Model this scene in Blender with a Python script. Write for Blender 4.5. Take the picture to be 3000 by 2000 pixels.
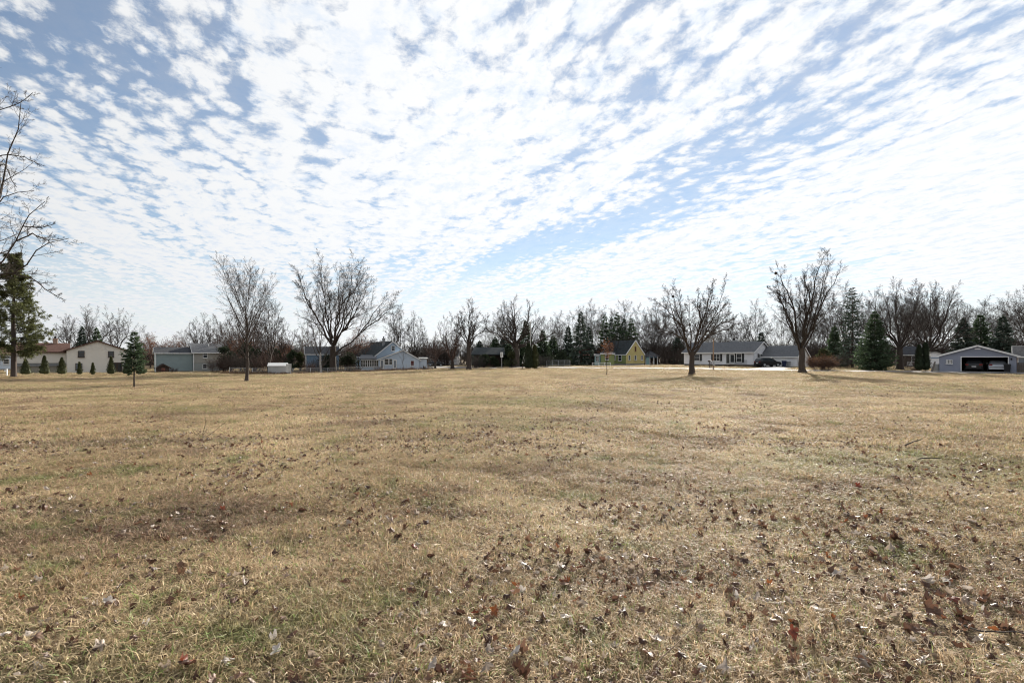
import bpy, math, random
import numpy as np

# ---------------------------------------------------------------- clear
for o in list(bpy.data.objects):
    bpy.data.objects.remove(o)
scene = bpy.context.scene
COL = scene.collection
F = 1500.0            # focal length in pixels of the 3000 px wide photograph
HZ = 1043.0           # row of the horizon
EYE = 1.6

# ---------------------------------------------------------------- camera
cam_data = bpy.data.cameras.new("camera")
cam = bpy.data.objects.new("camera", cam_data)
COL.objects.link(cam)
cam.location = (0, 0, EYE)
cam.rotation_euler = (math.radians(90), 0, 0)
cam_data.sensor_width = 36.0
cam_data.lens = 36.0 * F / 3000.0
cam_data.shift_y = (HZ - 1000.0) / 3000.0
cam_data.clip_start = 0.05
cam_data.clip_end = 5000.0
scene.camera = cam

# ---------------------------------------------------------------- light
SUN_AZ = math.radians(21.5)      # to the right of the view direction
SUN_EL = math.radians(20.0)
sun_data = bpy.data.lights.new("sun", 'SUN')
sun_data.energy = 5.0
sun_data.angle = math.radians(0.6)
sun_data.color = (1.0, 0.93, 0.82)
sun = bpy.data.objects.new("sun", sun_data)
COL.objects.link(sun)
sun.location = (60, 120, 80)
# a sun lamp shines along its local -Z
sun.rotation_euler = (math.radians(90) - SUN_EL, 0, math.pi - SUN_AZ)

scene.view_settings.view_transform = 'Standard'
scene.view_settings.look = 'None'
scene.view_settings.gamma = 1.0
scene.view_settings.exposure = 1.3
scene.view_settings.use_curve_mapping = False
scene.render.engine = 'CYCLES'
scene.cycles.filter_width = 1.1
scene.cycles.max_bounces = 5
scene.cycles.diffuse_bounces = 2
scene.cycles.glossy_bounces = 2
scene.cycles.transmission_bounces = 3
scene.cycles.transparent_max_bounces = 8
scene.cycles.caustics_reflective = False
scene.cycles.caustics_refractive = False

# ---------------------------------------------------------------- sky
world = bpy.data.worlds.new("World")
scene.world = world
world.use_nodes = True
wn = world.node_tree.nodes
wl = world.node_tree.links
wn.clear()


def W(kind, **kw):
    n = wn.new(kind)
    for k, v in kw.items():
        setattr(n, k, v)
    return n


def wmath(op, a, b=None, clamp=False):
    n = W('ShaderNodeMath', operation=op, use_clamp=clamp)
    for i, v in enumerate((a, b)):
        if v is None:
            continue
        if isinstance(v, (int, float)):
            n.inputs[i].default_value = v
        else:
            wl.new(v, n.inputs[i])
    return n.outputs[0]


def wrange(v, a, b, c=0.0, d=1.0, smooth=True):
    n = W('ShaderNodeMapRange', interpolation_type='SMOOTHSTEP' if smooth else 'LINEAR')
    n.clamp = True if not smooth else n.clamp
    wl.new(v, n.inputs[0])
    for i, k in enumerate((a, b, c, d)):
        n.inputs[i + 1].default_value = k
    return n.outputs[0]


def wnoise(vec, scale, detail=3.0, rough=0.5, dist=0.0, sx=1.0, sy=1.0, off=(0, 0, 0)):
    m = W('ShaderNodeMapping')
    m.inputs['Scale'].default_value = (sx, sy, 1.0)
    m.inputs['Location'].default_value = off
    wl.new(vec, m.inputs['Vector'])
    n = W('ShaderNodeTexNoise', noise_dimensions='2D')
    n.inputs['Scale'].default_value = scale
    n.inputs['Detail'].default_value = detail
    n.inputs['Roughness'].default_value = rough
    n.inputs['Distortion'].default_value = dist
    wl.new(m.outputs[0], n.inputs['Vector'])
    return n.outputs['Fac']


tc = W('ShaderNodeTexCoord')
sep = W('ShaderNodeSeparateXYZ')
wl.new(tc.outputs['Generated'], sep.inputs[0])
zc = wmath('ADD', wmath('MAXIMUM', sep.outputs[2], 0.0), 0.035)
cu = wmath('DIVIDE', sep.outputs[0], zc)
cv = wmath('DIVIDE', sep.outputs[1], zc)
comb = W('ShaderNodeCombineXYZ')
wl.new(cu, comb.inputs[0])
wl.new(cv, comb.inputs[1])
rot = W('ShaderNodeVectorRotate', rotation_type='Z_AXIS')
rot.inputs['Angle'].default_value = math.radians(-20.0)   # cloud streets run 20 degrees left of the view
wl.new(comb.outputs[0], rot.inputs['Vector'])
# gentle warp so that the streets are not ruled lines
wsc = W('ShaderNodeTexNoise', noise_dimensions='2D')
wsc.inputs['Scale'].default_value = 0.75
wsc.inputs['Detail'].default_value = 2.0
wl.new(rot.outputs[0], wsc.inputs['Vector'])
wsub = W('ShaderNodeVectorMath', operation='SUBTRACT')
wl.new(wsc.outputs['Color'], wsub.inputs[0])
wsub.inputs[1].default_value = (0.5, 0.5, 0.5)
wscl = W('ShaderNodeVectorMath', operation='SCALE')
wl.new(wsub.outputs[0], wscl.inputs[0])
wscl.inputs['Scale'].default_value = 0.22
wadd = W('ShaderNodeVectorMath', operation='ADD')
wl.new(rot.outputs[0], wadd.inputs[0])
wl.new(wscl.outputs[0], wadd.inputs[1])
CP = wadd.outputs[0]

def wvoro(vec, scale, sx, sy, off):
    m = W('ShaderNodeMapping')
    m.inputs['Scale'].default_value = (sx, sy, 1.0)
    m.inputs['Location'].default_value = off
    wl.new(vec, m.inputs['Vector'])
    n = W('ShaderNodeTexVoronoi', voronoi_dimensions='2D', feature='SMOOTH_F1')
    n.inputs['Scale'].default_value = scale
    n.inputs['Smoothness'].default_value = 0.45
    wl.new(m.outputs[0], n.inputs['Vector'])
    return n.outputs['Distance']


big = wnoise(CP, 0.7, 2.0, 0.5, 0.0, 1.0, 0.4, (3.1, 0.7, 0))
street = wnoise(CP, 4.2, 1.5, 0.5, 0.0, 1.0, 0.09, (1.3, 4.2, 0))
cells = wnoise(CP, 10.0, 3.0, 0.55, 0.0, 1.0, 0.62, (7.7, 2.4, 0))
fine = wnoise(CP, 30.0, 5.0, 0.68, 0.2, 1.0, 0.8, (0.4, 5.1, 0))
wob = W('ShaderNodeVectorMath', operation='MULTIPLY_ADD')
fcol = W('ShaderNodeTexNoise', noise_dimensions='2D')
fcol.inputs['Scale'].default_value = 9.0
fcol.inputs['Detail'].default_value = 3.0
wl.new(CP, fcol.inputs['Vector'])
wl.new(fcol.outputs['Color'], wob.inputs[0])
wob.inputs[1].default_value = (0.10, 0.10, 0.0)
wl.new(CP, wob.inputs[2])
puff = wmath('SUBTRACT', 0.62, wvoro(wob.outputs[0], 13.0, 1.0, 0.62, (0, 0, 0)))

dens = wmath('MULTIPLY', big, 0.70)
dens = wmath('ADD', dens, wmath('MULTIPLY', street, 0.95))
dens = wmath('ADD', dens, wmath('MULTIPLY', cells, 0.50))
dens = wmath('ADD', dens, wmath('MULTIPLY', fine, 0.60))
dens = wmath('ADD', dens, wmath('MULTIPLY', puff, 0.70))


def blob(cx, cy, rx, ry, ang, amp):
    """a thinner (amp<0) or fuller (amp>0) stretch of the cloud deck, placed on the deck itself"""
    m = W('ShaderNodeMapping', vector_type='TEXTURE')
    m.inputs['Location'].default_value = (cx, cy, 0)
    m.inputs['Rotation'].default_value = (0, 0, math.radians(ang))
    m.inputs['Scale'].default_value = (rx, ry, 1)
    wl.new(comb.outputs[0], m.inputs['Vector'])
    ln = W('ShaderNodeVectorMath', operation='LENGTH')
    wl.new(m.outputs[0], ln.inputs[0])
    return wmath('MULTIPLY', wrange(ln.outputs['Value'], 1.0, 0.0), amp)


for b in BLOBS if 'BLOBS' in globals() else [
        (0.25, 4.0, 0.55, 2.0, 38, -0.75),     # the long blue gap above the middle trees
        (1.9, 2.9, 0.35, 1.4, 60, -0.12),
        (-1.5, 1.5, 1.0, 0.8, 0, -0.22),       # bluer upper left corner
        (0.5, 1.7, 0.6, 0.5, 0, -0.2),
        (0.9, 2.3, 0.4, 0.5, 0, -0.12),
        (3.6, 3.4, 1.7, 3.6, -45, 0.6),        # the full bank at the right
        (7.6, 9.0, 1.6, 5.0, -38, -0.9)]:
    dens = wmath('ADD', dens, blob(*b))

alpha = wrange(dens, 1.12, 1.58)
sd = W('ShaderNodeVectorMath', operation='DOT_PRODUCT')
wl.new(tc.outputs['Generated'], sd.inputs[0])
sd.inputs[1].default_value = (math.sin(SUN_AZ) * math.cos(SUN_EL), math.cos(SUN_AZ) * math.cos(SUN_EL), math.sin(SUN_EL))
# thin veil thickening to the horizon and towards the sun
veil = wrange(sep.outputs[2], 0.30, 0.02, 0.0, 0.86)
alpha = wmath('MAXIMUM', wmath('ADD', alpha, wmath('MULTIPLY', wmath('SUBTRACT', 1.0, alpha), wrange(sd.outputs['Value'], 0.3, 1.0, 0.10, 0.34))), veil)

shade = wrange(wmath('ADD', wmath('MULTIPLY', cells, 0.6), wmath('MULTIPLY', fine, 0.4)), 0.30, 0.56)
cc = W('ShaderNodeMix', data_type='RGBA')
wl.new(shade, cc.inputs['Factor'])
cc.inputs['A'].default_value = (0.305, 0.333, 0.372, 1)
cc.inputs['B'].default_value = (0.368, 0.373, 0.378, 1)

sky = W('ShaderNodeTexSky', sky_type='NISHITA')
sky.sun_disc = False
sky.sun_elevation = SUN_EL
sky.sun_rotation = SUN_AZ
sky.altitude = 300.0
sky.air_density = 1.0
sky.dust_density = 0.0
sky.ozone_density = 2.0
bg_sky = W('ShaderNodeBackground')
bg_sky.inputs['Strength'].default_value = 0.05
wl.new(sky.outputs[0], bg_sky.inputs['Color'])
bg_cloud = W('ShaderNodeBackground')
wl.new(wrange(sd.outputs['Value'], 0.2, 1.0, 0.86, 1.12), bg_cloud.inputs['Strength'])   # forward scattering
wl.new(cc.outputs['Result'], bg_cloud.inputs['Color'])
mixs = W('ShaderNodeMixShader')
wl.new(alpha, mixs.inputs[0])
wl.new(bg_sky.outputs[0], mixs.inputs[1])
wl.new(bg_cloud.outputs[0], mixs.inputs[2])
wout = W('ShaderNodeOutputWorld')
wl.new(mixs.outputs[0], wout.inputs['Surface'])

world.cycles.sampling_method = 'MANUAL'
world.cycles.sample_map_resolution = 512

# ---------------------------------------------------------------- helpers
rng = random.Random(7)
nrng = np.random.default_rng(11)


def V(*a):
    return np.array(a, float)


def unit(v):
    n = math.sqrt(v[0] * v[0] + v[1] * v[1] + v[2] * v[2])
    return v / n if n > 1e-9 else v


def tag(o, label=None, cat=None, group=None, kind=None):
    for k, v in (("label", label), ("category", cat), ("group", group), ("kind", kind)):
        if v:
            o[k] = v
    return o


def empty(name, loc=(0, 0, 0), rz=0.0, label=None, cat=None, group=None):
    o = bpy.data.objects.new(name, None)
    COL.objects.link(o)
    o.location = loc
    o.rotation_euler = (0, 0, rz)
    o.empty_display_size = 0.3
    return tag(o, label, cat, group)


def link(name, me, material=None, parent=None, smooth=False):
    if material is not None and len(me.materials) == 0:
        me.materials.append(material)
    o = bpy.data.objects.new(name, me)
    COL.objects.link(o)
    if parent is not None:
        o.parent = parent
    if smooth:
        me.polygons.foreach_set("use_smooth", [True] * len(me.polygons))
    return o


def copy_tree(o, parent=None):
    c = o.copy()
    COL.objects.link(c)
    c.parent = parent
    for ch in o.children:
        copy_tree(ch, c)
    return c


def mesh_np(name, verts, faces):
    """verts (N,3); faces (M,k) all the same size"""
    me = bpy.data.meshes.new(name)
    verts = np.asarray(verts, np.float32)
    faces = np.asarray(faces, np.int32)
    m, k = faces.shape
    me.vertices.add(len(verts))
    me.vertices.foreach_set("co", verts.ravel())
    me.loops.add(m * k)
    me.loops.foreach_set("vertex_index", faces.ravel())
    me.polygons.add(m)
    me.polygons.foreach_set("loop_start", np.arange(0, m * k, k, dtype=np.int32))
    me.polygons.foreach_set("loop_total", np.full(m, k, np.int32))
    me.update(calc_edges=True)
    return me


class MB:
    """collects polygons; build() links them as one mesh object"""

    def __init__(self):
        self.v = []
        self.f = []

    def poly(self, *pts):
        b = len(self.v)
        self.v.extend([tuple(float(c) for c in p) for p in pts])
        self.f.append(tuple(range(b, b + len(pts))))
        return self

    def box(self, x0, x1, y0, y1, z0, z1):
        b = len(self.v)
        self.v += [(x0, y0, z0), (x1, y0, z0), (x1, y1, z0), (x0, y1, z0), (x0, y0, z1), (x1, y0, z1), (x1, y1, z1), (x0, y1, z1)]
        for q in ((0, 3, 2, 1), (4, 5, 6, 7), (0, 1, 5, 4), (1, 2, 6, 5), (2, 3, 7, 6), (3, 0, 4, 7)):
            self.f.append(tuple(b + i for i in q))
        return self

    def beam(self, p, q, w, h, up=(0, 0, 1)):
        p, q = V(*p), V(*q)
        d = unit(q - p)
        s = np.cross(d, V(*up))
        if np.linalg.norm(s) < 1e-6:
            s = np.cross(d, V(1, 0, 0))
        s = unit(s)
        u = np.cross(s, d)
        b = len(self.v)
        for c in (p, q):
            for a, e in ((-1, -1), (1, -1), (1, 1), (-1, 1)):
                self.v.append(tuple(c + s * a * w / 2 + u * e * h / 2))
        for k in ((0, 3, 2, 1), (4, 5, 6, 7), (0, 1, 5, 4), (1, 2, 6, 5), (2, 3, 7, 6), (3, 0, 4, 7)):
            self.f.append(tuple(b + i for i in k))
        return self

    def tube(self, p, q, r0, r1=None, n=8, cap=True):
        r1 = r0 if r1 is None else r1
        p, q = V(*p), V(*q)
        d = unit(q - p)
        s = np.cross(d, V(0, 0, 1) if abs(d[2]) < 0.9 else V(1, 0, 0))
        s = unit(s)
        u = np.cross(d, s)
        b = len(self.v)
        for c, r in ((p, r0), (q, r1)):
            for i in range(n):
                a = 2 * math.pi * i / n
                self.v.append(tuple(c + s * math.cos(a) * r + u * math.sin(a) * r))
        for i in range(n):
            j = (i + 1) % n
            self.f.append((b + i, b + j, b + n + j, b + n + i))
        if cap:
            self.f.append(tuple(b + i for i in reversed(range(n))))
            self.f.append(tuple(b + n + i for i in range(n)))
        return self

    def prism(self, pts, d):
        """pts: planar loop of 3-D points, extruded by the vector d"""
        b = len(self.v)
        n = len(pts)
        self.v += [tuple(map(float, p)) for p in pts]
        self.v += [tuple(float(p[i] + d[i]) for i in range(3)) for p in pts]
        self.f.append(tuple(b + i for i in range(n)))
        self.f.append(tuple(b + n + i for i in reversed(range(n))))
        for i in range(n):
            j = (i + 1) % n
            self.f.append((b + j, b + i, b + n + i, b + n + j))
        return self

    def lap(self, a0, a1, b0, b1, course, t, out):
        """overlapping courses between the lower edge a0-a1 and the upper edge b0-b1"""
        a0, a1, b0, b1, out = V(*a0), V(*a1), V(*b0), V(*b1), unit(V(*out))
        h = max(np.linalg.norm(b0 - a0), np.linalg.norm(b1 - a1))
        n = max(1, int(round(h / course)))
        for i in range(n):
            f0, f1 = i / n, (i + 1) / n
            p0, p1 = a0 + (b0 - a0) * f0, a1 + (b1 - a1) * f0
            q0, q1 = a0 + (b0 - a0) * f1, a1 + (b1 - a1) * f1
            self.poly(p0 + out * t, p1 + out * t, q1 + out * 0.004, q0 + out * 0.004)
            self.poly(p0 + out * 0.004, p1 + out * 0.004, p1 + out * t, p0 + out * t)
        return self

    def build(self, name, material, parent=None, smooth=False):
        me = bpy.data.meshes.new(name)
        me.from_pydata(self.v, [], self.f)
        me.update()
        return link(name, me, material, parent, smooth)


# ---------------------------------------------------------------- materials
def mat(name, col, rough=0.85, var=0.12, scale=6.0, bump=0.0, bscale=30.0, spec=0.25, metal=0.0, trans=0.0, stretch=(1, 1, 1), coat=0.0):
    m = bpy.data.materials.new(name)
    m.use_nodes = True
    nt = m.node_tree
    N, L = nt.nodes, nt.links
    b = N['Principled BSDF']
    b.inputs['Roughness'].default_value = rough
    b.inputs['Specular IOR Level'].default_value = spec
    b.inputs['Metallic'].default_value = metal
    b.inputs['Coat Weight'].default_value = coat
    t = N.new('ShaderNodeTexCoord')
    mp = N.new('ShaderNodeMapping')
    mp.inputs['Scale'].default_value = stretch
    L.new(t.outputs['Object'], mp.inputs[0])
    nz = N.new('ShaderNodeTexNoise')
    nz.inputs['Scale'].default_value = scale
    nz.inputs['Detail'].default_value = 4.0
    nz.inputs['Roughness'].default_value = 0.6
    L.new(mp.outputs[0], nz.inputs['Vector'])
    mr = N.new('ShaderNodeMapRange')
    mr.inputs[1].default_value = 0.3
    mr.inputs[2].default_value = 0.7
    mr.inputs[3].default_value = 1.0 - var
    mr.inputs[4].default_value = 1.0 + var
    L.new(nz.outputs['Fac'], mr.inputs[0])
    mx = N.new('ShaderNodeVectorMath')
    mx.operation = 'SCALE'
    mx.inputs[0].default_value = col[:3]
    L.new(mr.outputs[0], mx.inputs['Scale'])
    L.new(mx.outputs[0], b.inputs['Base Color'])
    if bump > 0:
        n2 = N.new('ShaderNodeTexNoise')
        n2.inputs['Scale'].default_value = bscale
        n2.inputs['Detail'].default_value = 3.0
        L.new(mp.outputs[0], n2.inputs['Vector'])
        bp = N.new('ShaderNodeBump')
        bp.inputs['Strength'].default_value = bump
        bp.inputs['Distance'].default_value = 0.02
        L.new(n2.outputs['Fac'], bp.inputs['Height'])
        L.new(bp.outputs[0], b.inputs['Normal'])
    if trans > 0:
        tr = N.new('ShaderNodeBsdfTranslucent')
        L.new(mx.outputs[0], tr.inputs['Color'])
        ms = N.new('ShaderNodeMixShader')
        ms.inputs[0].default_value = trans
        out = N['Material Output']
        L.new(b.outputs[0], ms.inputs[1])
        L.new(tr.outputs[0], ms.inputs[2])
        L.new(ms.outputs[0], out.inputs['Surface'])
    return m


M = {}
M['bark'] = mat('bark', (0.070, 0.056, 0.047), 0.95, 0.3, 3.0, 0.6, 18, stretch=(1, 1, 0.25))
M['bark_dark'] = mat('bark_dark', (0.050, 0.040, 0.034), 0.95, 0.3, 3.0, 0.5, 18, stretch=(1, 1, 0.25))
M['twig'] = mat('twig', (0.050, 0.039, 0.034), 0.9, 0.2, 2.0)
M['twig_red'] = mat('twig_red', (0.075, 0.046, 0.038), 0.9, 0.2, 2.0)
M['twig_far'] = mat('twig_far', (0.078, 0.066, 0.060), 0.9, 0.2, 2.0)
M['twig_grey'] = mat('twig_grey', (0.062, 0.054, 0.050), 0.9, 0.2, 2.0)
M['birch'] = mat('birch', (0.34, 0.325, 0.31), 0.8, 0.6, 3.0, stretch=(1, 1, 2.5))
M['spruce'] = mat('spruce', (0.052, 0.078, 0.042), 0.8, 0.45, 1.3, trans=0.28)
M['spruce_blue'] = mat('spruce_blue', (0.056, 0.076, 0.058), 0.8, 0.3, 1.3, trans=0.12)
M['pine'] = mat('pine', (0.11, 0.12, 0.05), 0.75, 0.4, 0.9, trans=0.3)
M['arbor'] = mat('arbor', (0.060, 0.068, 0.030), 0.8, 0.4, 2.0, trans=0.15)
M['arbor_dark'] = mat('arbor_dark', (0.032, 0.045, 0.024), 0.8, 0.35, 2.0, trans=0.12)
M['brown_leaf'] = mat('brown_leaf', (0.17, 0.085, 0.055), 0.85, 0.35, 1.5, trans=0.3)
M['shrub_leaf'] = mat('shrub_leaf', (0.13, 0.072, 0.042), 0.85, 0.35, 2.0, trans=0.3)
M['rust_leaf'] = mat('rust_leaf', (0.19, 0.085, 0.042), 0.8, 0.35, 2.0, trans=0.35)
M['cream'] = mat('cream_siding', (0.70, 0.66, 0.59), 0.7, 0.04, 0.6)
M['cream_base'] = mat('cream_foundation', (0.33, 0.30, 0.24), 0.85, 0.15, 1.5)
M['brown_roof'] = mat('brown_shingle', (0.12, 0.062, 0.048), 0.95, 0.22, 5.0, 0.3, 20)
M['brown_trim'] = mat('brown_trim', (0.09, 0.045, 0.035), 0.7, 0.1)
M['grey_siding'] = mat('grey_siding', (0.30, 0.32, 0.31), 0.7, 0.06, 0.7)
M['teal_siding'] = mat('grey_green_siding', (0.27, 0.33, 0.33), 0.7, 0.06, 0.7)
M['taupe_siding'] = mat('taupe_siding', (0.34, 0.33, 0.30), 0.7, 0.05, 0.7)
M['concrete'] = mat('concrete', (0.26, 0.245, 0.23), 0.9, 0.14, 0.8, 0.2, 12)
M['block'] = mat('concrete_block', (0.30, 0.31, 0.32), 0.9, 0.14, 1.5, 0.2, 12)
M['grey_roof'] = mat('grey_shingle', (0.13, 0.135, 0.145), 0.95, 0.25, 4.0, 0.3, 20)
M['dark_roof'] = mat('charcoal_shingle', (0.055, 0.058, 0.066), 0.95, 0.3, 3.0, 0.3, 20)
M['black_roof'] = mat('black_shingle', (0.035, 0.042, 0.045), 0.95, 0.3, 2.0, 0.3, 20)
M['red_roof'] = mat('dull_red_shingle', (0.22, 0.085, 0.07), 0.95, 0.25, 4.0)
M['blue_siding'] = mat('pale_blue_siding', (0.42, 0.52, 0.62), 0.7, 0.06, 0.7)
M['light_blue'] = mat('light_blue_siding', (0.52, 0.60, 0.70), 0.7, 0.06, 0.7)
M['mid_blue'] = mat('mid_blue_siding', (0.20, 0.30, 0.42), 0.7, 0.08, 0.7)
M['white'] = mat('white_paint', (0.80, 0.80, 0.79), 0.55, 0.05, 1.0)
M['white_siding'] = mat('white_siding', (0.78, 0.78, 0.80), 0.65, 0.05, 0.5)
M['yellow'] = mat('yellow_siding', (0.55, 0.46, 0.20), 0.7, 0.08, 0.8)
M['green_siding'] = mat('green_siding', (0.25, 0.29, 0.12), 0.7, 0.1, 0.8)
M['aqua'] = mat('aqua_paint', (0.30, 0.46, 0.46), 0.7, 0.1, 0.8)
M['slate_siding'] = mat('slate_blue_siding', (0.27, 0.29, 0.36), 0.65, 0.06, 0.5)
M['brick'] = mat('tan_brick', (0.36, 0.25, 0.19), 0.9, 0.25, 8.0)
M['red_brick'] = mat('red_brick', (0.24, 0.10, 0.075), 0.9, 0.25, 8.0)
M['wood_grey'] = mat('weathered_wood', (0.17, 0.15, 0.135), 0.9, 0.25, 3.0, 0.3, 20, stretch=(4, 4, 0.5))
M['wood_dark'] = mat('dark_wood', (0.07, 0.05, 0.04), 0.9, 0.25, 3.0)
M['wood_tan'] = mat('pole_wood', (0.32, 0.22, 0.15), 0.9, 0.25, 2.0, 0.3, 20, stretch=(4, 4, 0.4))
M['galv'] = mat('galvanised_steel', (0.42, 0.44, 0.46), 0.45, 0.1, 3.0, metal=0.5)
M['metal_pale'] = mat('pale_metal_sheet', (0.42, 0.42, 0.41), 0.5, 0.12, 1.0)
M['black'] = mat('black_plastic', (0.018, 0.018, 0.020), 0.5, 0.1)
M['navy'] = mat('navy_plastic', (0.022, 0.030, 0.075), 0.45, 0.1)
M['tyre'] = mat('tyre_rubber', (0.02, 0.02, 0.02), 0.85, 0.1)
M['glass'] = mat('window_glass', (0.020, 0.026, 0.034), 0.08, 0.2, 0.7, spec=0.6)
M['glass_pale'] = mat('curtained_glass', (0.16, 0.19, 0.23), 0.12, 0.3, 1.5, spec=0.6)
M['red_cloth'] = mat('dark_red_blind', (0.10, 0.025, 0.028), 0.6, 0.2)
M['car_dark'] = mat('dark_car_paint', (0.008, 0.009, 0.012), 0.35, 0.05, spec=0.35, coat=0.2)
M['car_white'] = mat('white_car_paint', (0.50, 0.53, 0.58), 0.3, 0.03, spec=0.5, coat=0.6)
M['car_silver'] = mat('silver_car_paint', (0.45, 0.47, 0.50), 0.3, 0.03, spec=0.5, coat=0.6)
M['lamp_red'] = mat('tail_lamp', (0.20, 0.012, 0.012), 0.2, 0.05)
M['lamp_clear'] = mat('head_lamp', (0.6, 0.62, 0.65), 0.15, 0.05)
M['plate'] = mat('licence_plate', (0.75, 0.75, 0.74), 0.4, 0.03)
M['weed'] = mat('dry_weed', (0.17, 0.105, 0.065), 0.9, 0.3, 2.0)
M['shaded_floor'] = mat('shaded_concrete', (0.09, 0.085, 0.08), 0.8, 0.2, 1.0)  # plain concrete, its colour darkened to put in the garage's indoor shade
M['log'] = mat('split_log', (0.30, 0.22, 0.15), 0.9, 0.35, 4.0)


# ---------------------------------------------------------------- terrain
def PX(px, d):
    return (px - 1500.0) / F * d


def PZ(py, d):
    return EYE + (HZ - py) / F * d


_ctrl = []
for px, py, d in [(393, 1135, 38), (720, 1117, 50), (975, 1095, 100), (840, 1100, 95), (1250, 1085, 105), (280, 1093, 100), (120, 1094, 100),
                  (600, 1089, 110), (470, 1090, 108), (40, 1103, 60), (75, 1098, 82), (240, 1097, 82), (412, 1097, 82), (1150, 1084, 115),
                  (1375, 1082, 95), (1555, 1082, 90), (1830, 1070, 135), (1700, 1070, 135), (2100, 1071, 105), (2300, 1074, 105),
                  (2085, 1079, 82), (2025, 1097, 54), (2350, 1092, 61), (2850, 1091, 65), (2980, 1091, 65), (1778, 1100, 51),
                  (1700, 1077, 97), (1900, 1078.5, 87), (2600, 1088, 66), (1500, 1090, 70), (1100, 1097, 70), (600, 1105, 70), (200, 1118, 60),
                  (1250, 1105, 50), (-400, 1098, 80), (3400, 1089, 70), (1400, 1073, 130), (2560, 1086, 72)]:
    _ctrl.append((PX(px, d), d, PZ(py, d)))
for a in range(-180, 180, 30):
    for r in (4, 12, 22):
        if r > 12 and not -60 < a < 60:
            continue
        _ctrl.append((r * math.sin(math.radians(a)), r * math.cos(math.radians(a)), 0.0))
for a in range(-180, 180, 20):
    for r in (200, 420):
        _ctrl.append((r * math.sin(math.radians(a)), r * math.cos(math.radians(a)), -0.9))
for a in (120, 150, 180, 210, 240):
    _ctrl.append((60 * math.sin(math.radians(a)), 60 * math.cos(math.radians(a)), 0.0))
_C = np.array(_ctrl)


def terrain(x, y):
    x = np.asarray(x, float)
    y = np.asarray(y, float)
    sh = x.shape
    P = np.stack([x.ravel(), y.ravel()], 1)
    out = np.empty(len(P))
    for i in range(0, len(P), 20000):
        q = P[i:i + 20000]
        d2 = ((q[:, None, :] - _C[None, :, :2]) ** 2).sum(2)
        w = 1.0 / (d2 + 20.0) ** 1.6
        out[i:i + 20000] = (w * _C[None, :, 2]).sum(1) / w.sum(1)
    return out.reshape(sh)


def tz(x, y):
    return float(terrain(np.array([x]), np.array([y]))[0])


def ground(px, d, sink=0.0):
    x = PX(px, d)
    return (x, d, tz(x, d) - sink)


def vnoise(x, y, seed=0):
    """smooth lattice noise 0..1"""
    x = np.asarray(x, float)
    y = np.asarray(y, float)
    xi, yi = np.floor(x).astype(np.int64), np.floor(y).astype(np.int64)
    xf, yf = x - xi, y - yi
    u, v = xf * xf * (3 - 2 * xf), yf * yf * (3 - 2 * yf)

    def h(a, b):
        n = (a * 374761393 + b * 668265263 + seed * 982451653) & 0x7fffffff
        n = ((n ^ (n >> 13)) * 1274126177) & 0x7fffffff
        return ((n ^ (n >> 16)) & 0xffff) / 65535.0
    return (h(xi, yi) * (1 - u) + h(xi + 1, yi) * u) * (1 - v) + (h(xi, yi + 1) * (1 - u) + h(xi + 1, yi + 1) * u) * v


def micro(x, y):
    return (vnoise(x * 0.35, y * 0.35, 3) - 0.5) * 0.10 + (vnoise(x * 1.7, y * 1.7, 5) - 0.5) * 0.045


def gz(x, y):
    """height of the ground sheet with its small bumps (they die out with distance)"""
    r = np.hypot(x, y)
    return terrain(x, y) + micro(x, y) * np.clip(1.2 - r / 45.0, 0.0, 1.0)


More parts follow.
